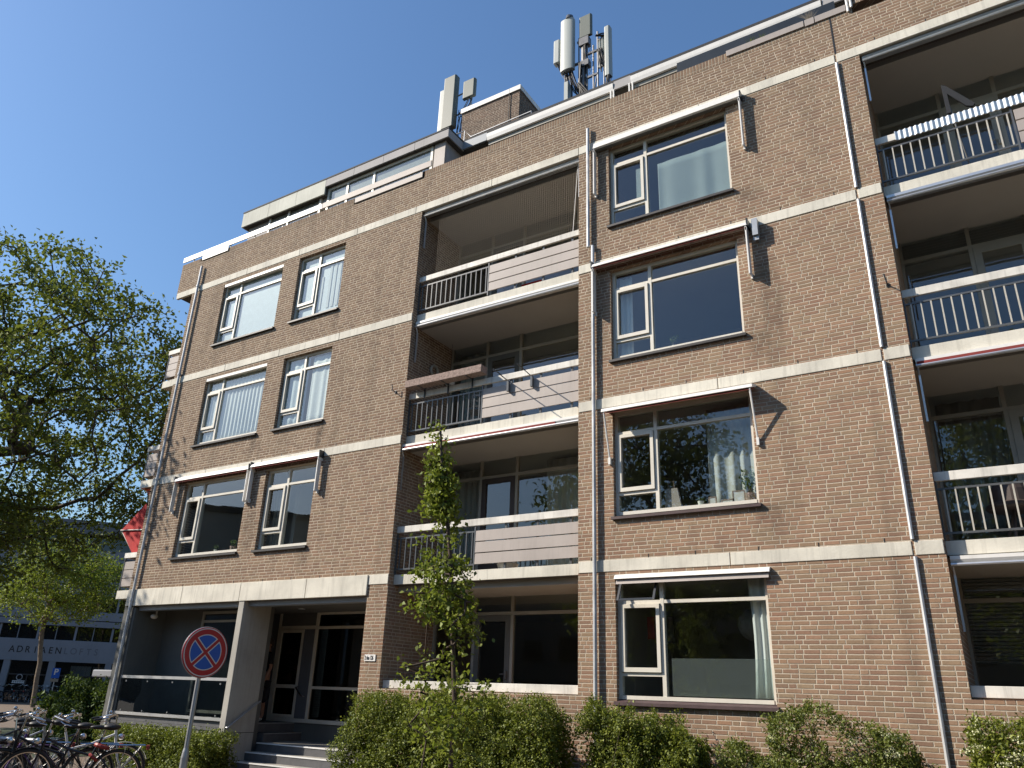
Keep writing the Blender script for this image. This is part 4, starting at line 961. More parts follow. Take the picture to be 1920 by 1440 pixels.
MB().tube([(0.62, 0.62, T(3) + .01), (0.46, 0.42, T(3) + 1.75)], 0.014, 6).build('pole', 'railmetal', t)
MB().prism([(0.44, T(3) + 1.78), (0.50, T(3) + 1.74), (0.84, T(3) + 1.24), (0.80, T(3) + 1.20), (0.72, T(3) + 1.24), (0.50, T(3) + 1.58), (0.50, T(3) + 1.2), (0.44, T(3) + 1.2)], 1, 0.40, 0.44).build('canopy', 'cable', t)
for i, (xx, c, lb) in enumerate(((-7.95, 'redcloth', 'small red bundle under the board panel of the top left balcony'),)):
    prop('bundle', MB().box(-7.4, -6.9, 0.24, 0.4, T(3) + .003, T(3) + .10), c, lb, 'bundle')
prop('low_basket', MB().lathe((-7.6, .4, T(1) + .002), [(0, 0), (.16, 0), (.2, .11), (.18, .11), (0, .02)], 14), 'white', 'white basin visible in the gap under the first floor board panel', 'basin')
# weeds in the parapet gutter
rng = np.random.default_rng(3)
for xx, n_, sz, lb in ((-1.31, 60, .13, 'tuft of dry grass growing on the parapet near the white post'), (-2.36, 26, .07, 'small green weed on the parapet, leftmost of three'), (-2.18, 26, .07, 'yellowish weed on the parapet between the other two')):
    V = []; F = []
    for k in range(n_):
        bx = xx + rng.normal() * .03; q = rng.normal() * .5; h = sz * rng.uniform(.5, 1.3) * 1.6; i = len(V)
        V += [(bx - .003, 0.0, 13.04), (bx + .003, 0.0, 13.04), (bx + q * h, -.04 + rng.normal() * .03, 13.04 + h)]; F.append((i, i + 1, i + 2))
    o = mesh_np('weed_tuft', np.array(V), np.array(F), 'net' if sz > .1 else 'leaflight', None); tag(o, lb, 'weed')

# ------------------------------------------------------------------ telecom antennas on the roof
def cable_bundle(mb, a, b, n, rnd, sag=.12, r=.011):
    for k in range(n):
        p0 = Vector(a) + Vector((rnd.uniform(-.08, .08), rnd.uniform(-.05, .05), 0)); p2 = Vector(b) + Vector((rnd.uniform(-.1, .1), rnd.uniform(-.05, .05), rnd.uniform(-.05, .05)))
        mid = (p0 + p2) / 2 + Vector((rnd.uniform(-.1, .1), rnd.uniform(-.1, .1), -sag * rnd.uniform(.3, 1.6)))
        pts = [p0 * (1 - u) ** 2 + mid * 2 * u * (1 - u) + p2 * u * u for u in (0, .2, .4, .6, .8, 1)]; mb.tube(pts, r, 5)
rnd = random.Random(5)
t = thing('telecom_antenna', (-11.5, 3, 14.9), 'grey green pair of tall antenna panels with small box, left of brick tower', 'antenna', 'antennas on the roof')
def panel_ant(x0, x1, y0, y1, z0, z1, name, mat, par, lean=0.0):
    mb = MB(); d = y1 - y0; c = 0.035
    mb.prism([(x0, y1), (x0, y0 + c), (x0 + c, y0), (x1 - c, y0), (x1, y0 + c), (x1, y1)], 2, z0, z1)
    return mb.build(name, mat, par, bevel=0.01)
panel_ant(-12.16, -11.70, 2.90, 3.10, 17.25, 19.20, 'antenna_panel', 'antenna', t)
panel_ant(-12.42, -12.20, 3.05, 3.2, 17.2, 18.95, 'antenna_panel', 'antlight', t)
panel_ant(-11.49, -11.05, 3.0, 3.12, 18.20, 18.85, 'radio_box', 'antenna', t)
mb = MB(); mb.tube([(-11.95, 3.2, 14.9), (-11.95, 3.2, 19.0)], .05, 8).tube([(-11.95, 3.2, 18.6), (-11.27, 3.15, 18.6)], .025, 6).tube([(-11.95, 3.2, 17.85), (-11.2, 3.15, 17.85)], .025, 6).tube([(-11.25, 3.15, 17.3), (-11.25, 3.15, 18.3)], .035, 8).tube([(-12.3, 3.2, 14.9), (-12.3, 3.2, 17.6)], .04, 8)
mb.build('mast', 'galv', t)
mb = MB(); cable_bundle(mb, (-11.55, 3.1, 17.9), (-11.62, 3.1, 17.0), 6, rnd, .1); cable_bundle(mb, (-11.27, 3.1, 18.2), (-11.6, 3.1, 17.75), 5, rnd, .25); mb.build('cable', 'cable', t)
t2 = thing('telecom_antenna', (-7.9, 4, 14.9), 'cluster of pale antenna panels on steel poles with looping black cables', 'antenna', 'antennas on the roof')
mb = MB(); n = 14; pts = []
for k in range(n):
    q = math.pi * k / (n - 1); pts.append((-8.36 - 0.215 * math.cos(q), 3.84 - 0.075 * math.sin(q)))
mb.prism(pts + [(-8.15, 3.95), (-8.57, 3.95)], 2, 18.50, 20.44); mb.build('antenna_panel', 'antlight', t2)
MB().tube([(-8.30, 3.85, 20.44), (-8.30, 3.85, 20.50), (-8.28, 3.9, 20.52)], .12, 12).build('panel_cap', 'railmetal', t2)
panel_ant(-8.84, -8.62, 3.85, 4.05, 19.0, 19.86, 'radio_box', 'antlight', t2)
panel_ant(-8.02, -7.61, 3.92, 4.02, 19.62, 20.42, 'radio_box', 'antenna', t2)
panel_ant(-7.20, -7.02, 3.9, 4.08, 17.8, 19.62, 'antenna_panel', 'antlight', t2)
panel_ant(-7.40, -7.33, 3.95, 4.05, 18.25, 19.25, 'radio_box', 'antlight', t2); panel_ant(-7.31, -7.24, 3.95, 4.05, 18.35, 19.3, 'radio_box', 'antlight', t2)
mb = MB()
for (x, z0, z1, r) in ((-7.9, 15, 19.7, .065), (-8.05, 17.0, 19.7, .022), (-7.78, 15, 19.45, .026), (-7.58, 16.0, 19.2, .025), (-7.44, 17.6, 19.65, .026), (-8.45, 15, 18.75, .03), (-8.28, 15, 18.75, .03), (-7.12, 16.8, 17.9, .03), (-7.25, 17.0, 19.0, .02)): mb.tube([(x, 4.0, z0), (x, 4.0, z1)], r, 8)
for (xa, xb, z) in ((-8.3, -7.78, 18.75), (-7.9, -7.44, 18.95), (-7.9, -7.44, 18.08), (-7.44, -7.1, 19.3), (-7.44, -7.1, 18.3), (-8.1, -7.7, 19.55), (-8.7, -8.4, 19.3)): mb.box(xa, xb, 3.97, 4.03, z - .03, z + .03)
mb.tube([(-7.44, 4, 18.2), (-7.62, 4, 17.2)], .018, 6); mb.box(-7.95, -7.7, 3.9, 4.1, 18.5, 18.7); mb.box(-8.0, -7.7, 3.9, 4.1, 19.3, 19.58)
z = 18.2
while z < 19.2: mb.tube([(-7.72, 4, z), (-7.60, 3.9, z + .03)], .008, 4); z += .12
mb.build('mast', 'mastmetal', t2)
mb = MB()
cable_bundle(mb, (-8.36, 3.9, 18.72), (-8.0, 4, 17.6), 12, rnd, .45, .014); cable_bundle(mb, (-8.45, 3.9, 18.72), (-8.3, 4, 17.4), 8, rnd, .1); cable_bundle(mb, (-7.8, 3.95, 19.6), (-7.9, 4, 18.3), 10, rnd, .1)
cable_bundle(mb, (-7.1, 3.95, 17.8), (-7.2, 4, 16.8), 9, rnd, .1, .014); cable_bundle(mb, (-7.35, 3.95, 18.9), (-7.25, 4, 18.1), 8, rnd, .1, .016); cable_bundle(mb, (-8.7, 3.9, 19.0), (-8.4, 4, 18.3), 4, rnd, .2); cable_bundle(mb, (-7.9, 3.9, 18.6), (-7.9, 4.1, 16.8), 10, rnd, .2, .016)
cable_bundle(mb, (-7.4, 3.9, 19.4), (-7.15, 4, 19.4), 7, rnd, .06, .02); cable_bundle(mb, (-8.0, 3.9, 17.9), (-7.5, 4, 17.0), 8, rnd, .25, .02)
mb.build('cable', 'cable', t2)
MB().box(-8.40, -8.28, 3.75, 3.95, 16.6, 18.0).build('cable_duct', 'antlight', t2)

# ------------------------------------------------------------------ no-stopping sign
fwv = Vector(fw); sp = Vector((0, -11.5, 1.6)) + (Vector(rt) * ((384 - 960) / 1449) + fwv + Vector(up) * ((720 - 1223) / 1449)) * 9.45
t = thing('traffic_sign', (sp.x, sp.y, 0), 'round red and blue no-stopping sign on a grey pole before the porch', 'sign', local=True, rz=R_(81))
def disc(name, r0, r1, y, mat, seg=None, z0=sp.z):
    mb = MB(); a0, a1 = seg or (0, 360); n = 48 if not seg else 14
    for k in range(n):
        p, q = R_(a0 + (a1 - a0) * k / n), R_(a0 + (a1 - a0) * (k + 1) / n)
        mb.face([(r0 * math.cos(p), y, z0 + r0 * math.sin(p)), (r1 * math.cos(p), y, z0 + r1 * math.sin(p)), (r1 * math.cos(q), y, z0 + r1 * math.sin(q)), (r0 * math.cos(q), y, z0 + r0 * math.sin(q))])
    return mb
Rr = 0.290
pt = MB().tube([(0, -0.018, sp.z), (0, 0.018, sp.z)], Rr, 48).build('sign_plate', 'signred', t)
MB().torus((0, 0.0, sp.z), (1, 0, 0), (0, 0, 1), Rr, 0.008, 48, 6).build('rim', 'galv', pt)
disc('', Rr - .022, Rr - .010, -0.0195, 0).build('white_ring', 'signwhite', pt)
# blue quadrants with white outline and red cross
def quad(rr, off, y):
    mb = MB()
    for base in (0, 90, 180, 270):
        pts = []; n = 14; am = math.degrees(math.asin(off / rr))
        ang = [base - 45 + am + (90 - 2 * am) * k / n for k in range(n + 1)]
        c = off * math.sqrt(2); b = R_(base)
        poly = [(c * math.cos(b), c * math.sin(b))] + [(rr * math.cos(R_(q)), rr * math.sin(R_(q))) for q in ang]
        mb.face([(px_, y, sp.z + pz) for px_, pz in poly])
    return mb
quad(0.208, 0.018, -0.0195).build('white_outline', 'signwhite', pt); quad(0.197, 0.030, -0.0205).build('blue_field', 'signblue', pt)
MB().tube([(0, 0.045, 0.0), (0, 0.045, sp.z + 0.25)], 0.027, 12).build('pole', 'galv', t)
MB().lathe((0, 0.045, 0), [(0.043, 0), (0.043, 0.80), (0.036, 0.86), (0.028, 0.90)], 14).build('pole_sleeve', 'galv', t)

# ------------------------------------------------------------------ bicycles
def bike_parts(t, frame='lightblack', simple=False):
    """bike along +x (front), ground z=0"""
    xr, xf, R = -0.53, 0.57, 0.335
    for nm, xc in (('wheel', xr), ('wheel', xf)):
        w_ = MB().torus((xc, 0, .355), (1, 0, 0), (0, 0, 1), R, .020, 36, 6).build(nm, 'black', t)
        MB().torus((xc, 0, .355), (1, 0, 0), (0, 0, 1), R - .026, .011, 36, 5).build('rim', 'chrome', w_)
        mb = MB(); ns = 10 if simple else 20
        for k in range(ns):
            q = 2 * math.pi * k / ns; s_ = .03 * (1 if k % 2 else -1)
            mb.tube([(xc + .02 * math.cos(q + .8), s_, .355 + .02 * math.sin(q + .8)), (xc + (R - .03) * math.cos(q), 0, .355 + (R - .03) * math.sin(q))], .0022, 4, False)
        mb.tube([(xc, -.055, .355), (xc, .055, .355)], .022, 8); mb.build('spokes', 'spoke', w_)
        mb = MB(); a0, a1 = (30, 200) if xc == xr else (20, 150)
        pts = [(xc + (R + .035) * math.cos(R_(a)), 0, .355 + (R + .035) * math.sin(R_(a))) for a in range(a0, a1, 10)]
        for i in range(len(pts) - 1):
            (ax, _, az), (bx, _, bz) = pts[i], pts[i + 1]
            mb.face([(ax, -.027, az), (bx, -.027, bz), (bx, .027, bz), (ax, .027, az)])
        mb.build('mudguard', frame, t).modifiers.new('thick', 'SOLIDIFY').thickness = .004
    bb = (-.08, 0, .28); seat = (-.28, 0, .86); ht = (.40, 0, .92); hb = (.44, 0, .70)
    mb = MB(); mb.tube([bb, seat], .017, 8).tube([bb, (0.10, 0, .38), hb], .019, 8).tube([(-.2, 0, .62), (.1, 0, .70), (.415, 0, .84)], .016, 8).tube([ht, hb], .021, 8)
    for s_ in (-.055, .055): mb.tube([(xr, s_, .355), (bb[0], s_ * .5, bb[2])], .011, 6).tube([(xr, s_, .355), (-.22, s_ * .4, .70)], .010, 6)
    mb.build('frame', frame, t)
    mb = MB().tube([hb, (.46, 0, .66)], .02, 8)
    for s_ in (-.05, .05): mb.tube([(.46, s_ * .8, .66), (.50, s_, .50), (xf, s_, .355)], .012, 6)
    mb.build('fork', frame, t)
    mb = MB().tube([ht, (.375, 0, 1.08)], .013, 8)
    mb.tube([(.16, -.29, 1.06), (.24, -.28, 1.08), (.36, -.17, 1.12), (.39, 0, 1.09), (.36, .17, 1.12), (.24, .28, 1.08), (.16, .29, 1.06)], .012, 8)
    hbz = mb.build('handlebar', 'chrome', t)
    for s_ in (-1, 1):
        MB().tube([(.16, s_ * .29, 1.06), (.05, s_ * .30, 1.04)], .017, 8).build('grip', 'black', hbz)
        MB().tube([(.27, s_ * .27, 1.06), (.22, s_ * .30, 1.03), (.13, s_ * .32, 1.01)], .007, 5).build('brake_lever', 'chrome', hbz)
    MB().sphere((.30, .17, 1.14), .03, n=10, m_=6).build('bell', 'chrome', hbz)
    mb = MB(); mb.tube([seat, (-.30, 0, .95)], .013, 8); mb.build('seat_post', 'chrome', t)
    mb = MB(); mb.sphere((-.38, 0, .99), .12, .10, .045, 12, 8).sphere((-.22, 0, .985), .12, .045, .03, 12, 8); mb.build('saddle', 'black', t, smooth=True)
    mb = MB()
    for yy in (-.06, -.02, .02, .06): mb.tube([(-.36, yy, .76), (-.86, yy, .76)], .006, 5)
    for xx in (-.38, -.6, -.85): mb.tube([(xx, -.065, .755), (xx, .065, .755)], .006, 5)
    for s_ in (-.065, .065): mb.tube([(-.62, s_, .755), (xr, s_, .36)], .006, 5).tube([(-.82, s_, .755), (xr, s_, .36)], .006, 5)
    mb.build('luggage_rack', 'chrome', t)
    MB().box(-.92, -.88, -.04, .04, .70, .76).build('rear_light', 'redplastic', t)
    MB().sphere((.50, 0, .80), .05, .045, .045, 10, 8).build('headlight', 'chrome', t)
    mb = MB(); mb.prism([(-.60, .36), (-.50, .42), (-.10, .37), (.03, .33), (.04, .25), (-.08, .19), (-.5, .30)], 1, .035, .055); mb.build('chain_guard', frame, t)
    mb = MB(); mb.tube([(-.08, -.08, .28), (-.08, .08, .28)], .014, 8).tube([(-.08, .08, .28), (-.02, .08, .12)], .01, 6).tube([(-.08, -.08, .28), (-.14, -.08, .44)], .01, 6)
    mb.box(-.06, .02, .09, .17, .105, .13).box(-.18, -.10, -.17, -.09, .43, .455); mb.build('crank', 'chrome', t)
    MB().tube([(-.3, -.05, .32), (-.42, -.16, .01)], .009, 6).build('kickstand', 'chrome', t)
def hb_at(u, v, z=1.1):   # ground position under an image point that lies at height z
    d = Vector(rt) * ((u - 960) / 1449) + fwv + Vector(up) * ((720 - v) / 1449); k = (z - 1.6) / d.z; return Vector((0, -11.5, 1.6)) + d * k
bikes = []
b1 = thing('bicycle', (-11.38, -4.62, 0), 'black city bicycle with red chain lock, nearest the clipped hedge', 'bicycle', 'bicycles in the rack', rz=R_(-122), local=True)
bike_parts(b1)
MB().torus((-.30, 0, .74), (1, 0, .3), (0, 1, 0), .085, .028, 14, 7).torus((-.22, 0.02, .60), (1, 0, .8), (0, 1, 0), .06, .022, 12, 6).build('chain_lock', 'redplastic', b1)
ords = ('second', 'third', 'fourth', 'fifth', 'sixth', 'seventh', 'eighth', 'ninth')
looks = ('black city bicycle', 'black bicycle with pale grips', 'plum coloured bicycle', 'black bicycle standing lower', 'grey city bicycle', 'black bicycle turned a little', 'dark bicycle', 'black bicycle')
for k in range(8):
    d = (k + 1) * .40; flip = k in (1, 3, 6); r = -122 + (7, -9, 4, -6, 10, -4, 6, -8)[k] + (180 if flip else 0)
    c = copy_tree(b1); bx = -11.38 - .894 * d + (-.25 if flip else .0) + .08 * math.sin(k * 4); by = -4.62 - .447 * d + (-.45 if flip else -.1 * (k % 2))
    c.location = (bx, by, 0); c.rotation_euler = (0, R_(2.5 * math.sin(k * 3)), R_(r)); c['label'] = '%s, %s from the hedge in the near rack' % (looks[k], ords[k])
    for ch in list(c.children):
        if ch.name.startswith('chain_lock'): bpy.data.objects.remove(ch); continue
        ch['local'] = 1
        if ch.name.split('.')[0] in ('frame', 'fork', 'mudguard', 'chain_guard') and k in (2, 4):
            ch.material_slots[0].link = 'OBJECT'; ch.material_slots[0].material = M['violet' if k == 2 else 'galv']
for k in range(5):
    c = copy_tree(b1); d = k * .55; c.location = (-12.35 - .894 * d, -3.95 - .447 * d + .1 * math.sin(k * 5), 0); c.rotation_euler = (0, R_(2 * math.sin(k * 2)), R_(62 + 9 * math.sin(k * 7)))
    c['label'] = '%s in the row behind the rack, %s from the dark bush' % (('white bicycle', 'dark bicycle', 'grey bicycle with pale wheels', 'black bicycle', 'white framed bicycle')[k], ('first', 'second', 'third', 'fourth', 'fifth')[k])
    for ch in list(c.children):
        if ch.name.startswith('chain_lock'): bpy.data.objects.remove(ch); continue
        ch['local'] = 1
        if ch.name.split('.')[0] in ('frame', 'fork', 'mudguard', 'chain_guard') and k in (0, 2, 4):
            ch.material_slots[0].link = 'OBJECT'; ch.material_slots[0].material = M['galv' if k == 2 else 'white']
t = thing('seat_cover', (-13.35, -5.10, 1.0), 'violet cloth cover over a bicycle saddle at the left edge', 'saddle cover')
MB().sphere((-13.35, -5.10, 1.02), .16, .13, .07, 14, 9).build('cover_cloth', 'violet', t)
# bicycle rack
t = thing('bicycle_rack', (-12.6, -4.8, 0), 'grey tubular bicycle rack rail between the parked bicycles', 'bicycle rack')
mb = MB(); mb.tube([(-14.6, -5.84, .01), (-14.6, -5.84, .70), (-14.5, -5.79, .76), (-12.35, -4.72, .76), (-12.25, -4.67, .70), (-12.25, -4.67, .01)], .034, 10); mb.build('tube', 'galv', t)
mb = MB(); mb.box(-14.68, -14.52, -5.92, -5.76, 0, .012); mb.box(-12.33, -12.17, -4.75, -4.59, 0, .012); mb.build('foot_plate', 'galv', t)

# ------------------------------------------------------------------ person at the door (mostly behind the concrete fin)
def skin_body(name, joints, edges, mat, parent, sub=2):
    me = bpy.data.meshes.new(name); me.from_pydata([j[0] for j in joints], edges, []); o = link(name, me, mat, parent)
    md = o.modifiers.new('skin', 'SKIN'); md.use_smooth_shade = True
    sv = me.skin_vertices[0].data
    for i, j in enumerate(joints):
        r = j[1]; sv[i].radius = (r, r) if not isinstance(r, tuple) else r
        sv[i].use_root = (i == 0)
    s_ = o.modifiers.new('sub', 'SUBSURF'); s_.levels = sub; s_.render_levels = sub
    return o
pp = thing('person', (-15.06, 1.76, 0.862), 'person in dark t-shirt and shorts at the door, half hidden by the concrete wall', 'person', rz=R_(-20), local=True)
J = [((0, 0, .95), (.15, .11)), ((0, 0, 1.12), (.14, .10)), ((0, 0, 1.32), (.16, .11)), ((0, 0, 1.45), (.10, .08)), ((0, -.01, 1.53), .052), ((0, -.02, 1.62), (.075, .09)), ((0, -.02, 1.72), (.072, .088)),
     ((.19, 0, 1.41), .055), ((.25, .01, 1.14), .042), ((.27, -.10, .90), .033), ((.275, -.13, .82), (.02, .036)),
     ((-.19, 0, 1.41), .055), ((-.25, .01, 1.14), .042), ((-.26, -.06, .90), .033), ((-.265, -.08, .82), (.02, .036)),
     ((.09, 0, .86), .085), ((.10, -.01, .50), .058), ((.10, .02, .10), .040), ((.10, -.12, .04), (.042, .03)),
     ((-.09, 0, .86), .085), ((-.10, .0, .50), .058), ((-.10, .06, .10), .040), ((-.10, -.06, .04), (.042, .03))]
E_ = [(0, 1), (1, 2), (2, 3), (3, 4), (4, 5), (5, 6), (3, 7), (7, 8), (8, 9), (9, 10), (3, 11), (11, 12), (12, 13), (13, 14), (0, 15), (15, 16), (16, 17), (17, 18), (0, 19), (19, 20), (20, 21), (21, 22)]
for s_, h in ((1, 10), (-1, 14)):          # five fingers on each hand
    hx, hy, hz = J[h][0]
    for k, (dx, dy, L) in enumerate(((0, -.028, .07), (0, -.010, .08), (0, .008, .075), (0, .025, .06), (-s_ * .012, -.045, .045))):
        i = len(J); J.append(((hx + dx * .5, hy + dy, hz - .035 if k < 4 else hz - .005), .0095)); J.append(((hx + dx - s_ * .006, hy + dy - .004, hz - .035 - L * .5), .0085)); J.append(((hx + dx - s_ * .018, hy + dy + (-.01 if k == 4 else 0), hz - .035 - L), .0075))
        E_ += [(h, i), (i, i + 1), (i + 1, i + 2)]
body = skin_body('body', J, E_, 'skin', pp)
skin_body('shirt', [((0, 0, .92), (.165, .125)), ((0, 0, 1.12), (.155, .118)), ((0, 0, 1.32), (.175, .128)), ((0, 0, 1.45), (.11, .09)), ((.20, 0, 1.41), .070), ((.25, .01, 1.20), .060), ((-.20, 0, 1.41), .070), ((-.25, .01, 1.20), .060)], [(0, 1), (1, 2), (2, 3), (3, 4), (4, 5), (3, 6), (6, 7)], 'darkcloth', pp)
skin_body('shorts', [((0, 0, .93), (.168, .13)), ((.095, 0, .82), .105), ((.105, 0, .54), .085), ((-.095, 0, .82), .105), ((-.105, 0, .54), .085)], [(0, 1), (1, 2), (0, 3), (3, 4)], 'darkcloth', pp)
MB().sphere((0, .012, 1.725), .088, .10, .085, 16, 10).sphere((0, .05, 1.66), .082, .06, .09, 16, 10).build('hair', 'hair', pp, smooth=True)
mb = MB(); mb.prism([(-.012, 1.625), (.012, 1.625), (.006, 1.665), (-.006, 1.665)], 1, -.135, -.10).sphere((-.088, 0, 1.64), .012, .02, .03, 8, 6).sphere((.088, 0, 1.64), .012, .02, .03, 8, 6); mb.build('nose_and_ears', 'skin', pp)
MB().sphere((-.03, -.112, 1.668), .011, .008, .008, 8, 6).sphere((.03, -.112, 1.668), .011, .008, .008, 8, 6).build('eyes', 'black', pp)
MB().box(-.025, .025, -.118, -.105, 1.585, 1.592).build('mouth', 'redplastic', pp)
for s_ in (.10, -.10): MB().sphere((s_, -.09 + (.06 if s_ < 0 else 0), .045), .05, .13, .045, 12, 8).build('shoe', 'white', pp, smooth=True)
t = thing('handbag', (-14.80, 1.58, 1.3), 'black bag held low in the hand of the person at the door', 'bag')
MB().sphere((-14.80, 1.58, 1.42), .13, .08, .17, 14, 10).build('bag_body', 'darkcloth', t, smooth=True); MB().torus((-14.80, 1.58, 1.60), (1, 0, 0), (0, 0, 1), .07, .012, 14, 6).build('handle', 'darkcloth', t)

# ------------------------------------------------------------------ vegetation
def bunch_noise(P_, seed, f=1.3):
    rr = np.random.default_rng(seed); v = np.zeros(len(P_))
    for k in range(6):
        w_ = rr.normal(size=3) * f * (1 + k * .6); v += np.sin(P_ @ w_ + rr.uniform(0, 6.28)) / (1 + k * .5)
    return v / 3.0

def tubes_np(segs, mat, name, parent, sides=5):
    V = []; F = []
    for (p, q, r0, r1) in segs:
        p = np.array(p); q = np.array(q); t_ = q - p; L = np.linalg.norm(t_)
        if L < 1e-5: continue
        t_ = t_ / L; a = np.cross(t_, [0.3, 0.2, 1.0] if abs(t_[2]) < .95 else [1, 0, 0]); a /= np.linalg.norm(a); b = np.cross(t_, a); base = len(V)
        for c, r in ((p, r0), (q, r1)):
            for k in range(sides): an = 2 * math.pi * k / sides; V.append(c + (a * math.cos(an) + b * math.sin(an)) * r)
        for k in range(sides): F.append((base + k, base + (k + 1) % sides, base + sides + (k + 1) % sides, base + sides + k))
    o = mesh_np(name, np.array(V), np.array(F), mat, parent); o.data.polygons.foreach_set('use_smooth', [True] * len(F)); return o

def tree(name, label, base, trunk_top, clusters, crown_leaves, crad, lsize, lmat, bark, r_trunk, seed, cat='tree', group=None, rmin=0.008, droop=0.2, trunk_pts=None, low=False):
    t = thing(name, tuple(base), label, cat, group); rng = np.random.default_rng(seed)
    nodes = [np.array(base, float)]; par = [-1]
    tp = trunk_pts or [trunk_top]
    prev = nodes[0]
    for q in tp:
        q = np.array(q, float); ns = max(1, int(np.linalg.norm(q - prev) / .8))
        for k in range(1, ns + 1): nodes.append(prev + (q - prev) * k / ns + rng.normal(size=3) * .02); par.append(len(nodes) - 2)
        prev = q
    ntr = len(nodes) - 1
    C_ = clusters; order = np.argsort(np.linalg.norm(C_ - nodes[-1], axis=1)); first_ok = 1 if low else max(0, ntr - 2)
    for i in order:
        c = C_[i]; N_ = np.array(nodes); d = np.linalg.norm(N_ - c, axis=1) + 0.35 * np.maximum(0, N_[:, 2] - c[2] + .3); d[:first_ok] += 100
        j = int(np.argmin(d)); p = nodes[j]; L = np.linalg.norm(c - p); ns = max(1, int(L / .7)); jj = j
        bend = rng.normal(size=3) * L * .10; bend[2] -= 0.05 * L
        for k in range(1, ns + 1):
            u = k / ns; nodes.append(p + (c - p) * u + bend * 4 * u * (1 - u) * .5 + rng.normal(size=3) * .03 * L * (u < 1)); par.append(jj); jj = len(nodes) - 1
    n = len(nodes); w_ = np.zeros(n); kids = np.zeros(n, int)
    for i in range(n - 1, 0, -1):
        if w_[i] == 0: w_[i] = 1
        w_[par[i]] += w_[i]
    tot = w_[0]; rad = np.maximum(rmin, r_trunk * (w_ / tot) ** 0.48)
    for i in range(1, ntr + 1): rad[i] = max(rad[i], r_trunk * (1 - .45 * i / max(1, ntr)))
    rad[0] = r_trunk * 1.15
    segs = [(nodes[par[i]], nodes[i], rad[par[i]] if i <= ntr or rad[par[i]] < 1.6 * rad[i] else rad[i] * 1.25, rad[i]) for i in range(1, n)]
    tubes_np(segs[:ntr], bark, 'trunk', t, 10); tubes_np(segs[ntr:], bark, 'branches', t, 5)
    P_ = np.repeat(C_, crown_leaves, axis=0); q = rng.normal(size=P_.shape); P_ = P_ + q * crad * np.array([1, 1, .75])
    leaves('crown', P_, lsize, lmat, t, rng, droop=droop)
    return t

def ell_clusters(c, r, n, seed, shell=.55, fn=None, f=.5, thr=-.55):
    rr = np.random.default_rng(seed); out = []
    while len(out) < n:
        v = rr.normal(size=(n * 3, 3)); v /= np.linalg.norm(v, axis=1)[:, None]; u = rr.uniform(shell ** 3, 1, n * 3) ** (1 / 3)
        p = np.array(c) + v * u[:, None] * np.array(r); nz = bunch_noise(p, seed + 5, f)
        ok = nz > thr
        if fn is not None: ok &= fn(p)
        out += list(p[ok])
    return np.array(out[:n])

# big plane tree on the left
cl = ell_clusters((-29.7, 0.2, 9.9), (8.2, 6.5, 6.7), 900, 11, .25, f=.62, thr=-.16, fn=lambda p: p[:, 2] > 5.4 + .5 * np.maximum(0, p[:, 0] + 29.0))
cl2 = ell_clusters((-30.2, 0.6, 6.0), (4.2, 5, 1.8), 110, 12, .2, f=.7, thr=-.15)
tree('plane_tree', 'tall broad plane tree with dense dark crown left of the brick building', (-30.2, -0.6, 0), None, np.vstack([cl, cl2]), 52, .29, .175, 'leafplane', 'bark', .30, 21, rmin=.010,
     trunk_pts=[(-30.1, -.5, 3.0), (-29.9, -.3, 6.0), (-29.4, 0, 9.5)])
# smaller street trees
cl = ell_clusters((-50.2, 15.2, 7.1), (3.6, 3.6, 2.7), 330, 31, .15, f=.9, thr=-.25)
tree('street_tree', 'slender light green street tree in front of the lofts building', (-50.0, 15.4, 0), None, cl, 40, .28, .17, 'leaflight', 'barkpale', .13, 33, group='small street trees',
     trunk_pts=[(-50.2, 15.3, 2.4), (-50.4, 15.1, 4.2), (-50.4, 15.1, 6)])
cl = ell_clusters((-27.7, 7.4, 5.0), (1.5, 1.5, 2.7), 85, 41, .15, f=1.0, thr=-.25)
tree('street_tree', 'sunlit broad leaved tree peeping out behind the left corner of the brick building', (-27.9, 8.8, 0), None, cl, 40, .24, .15, 'leaflight', 'bark', .13, 43, group='small street trees', trunk_pts=[(-27.4, 8.5, 3.0), (-27.4, 8.0, 5.2)])
# trees across the street: they show in the window panes
for i, (x, y, r, h, lb) in enumerate(((-13.6, -20.0, 5.6, 9.0, 'tall leafy tree across the street, the one reflected in the first floor panes'), (2.5, -20.0, 5.0, 9.0, 'tall leafy tree across the street reflected in the right hand balconies'))):
    cl = ell_clusters((x, y, h), (r, r, 6.2), 520, 51 + i, .2, f=.6, thr=-.35)
    tree('plane_tree', lb, (x, y, 0), None, cl, 34, .42, .26, 'leafplane', 'bark', .24, 55 + i, group='trees across the street', trunk_pts=[(x, y, 3.0), (x, y, 6)])
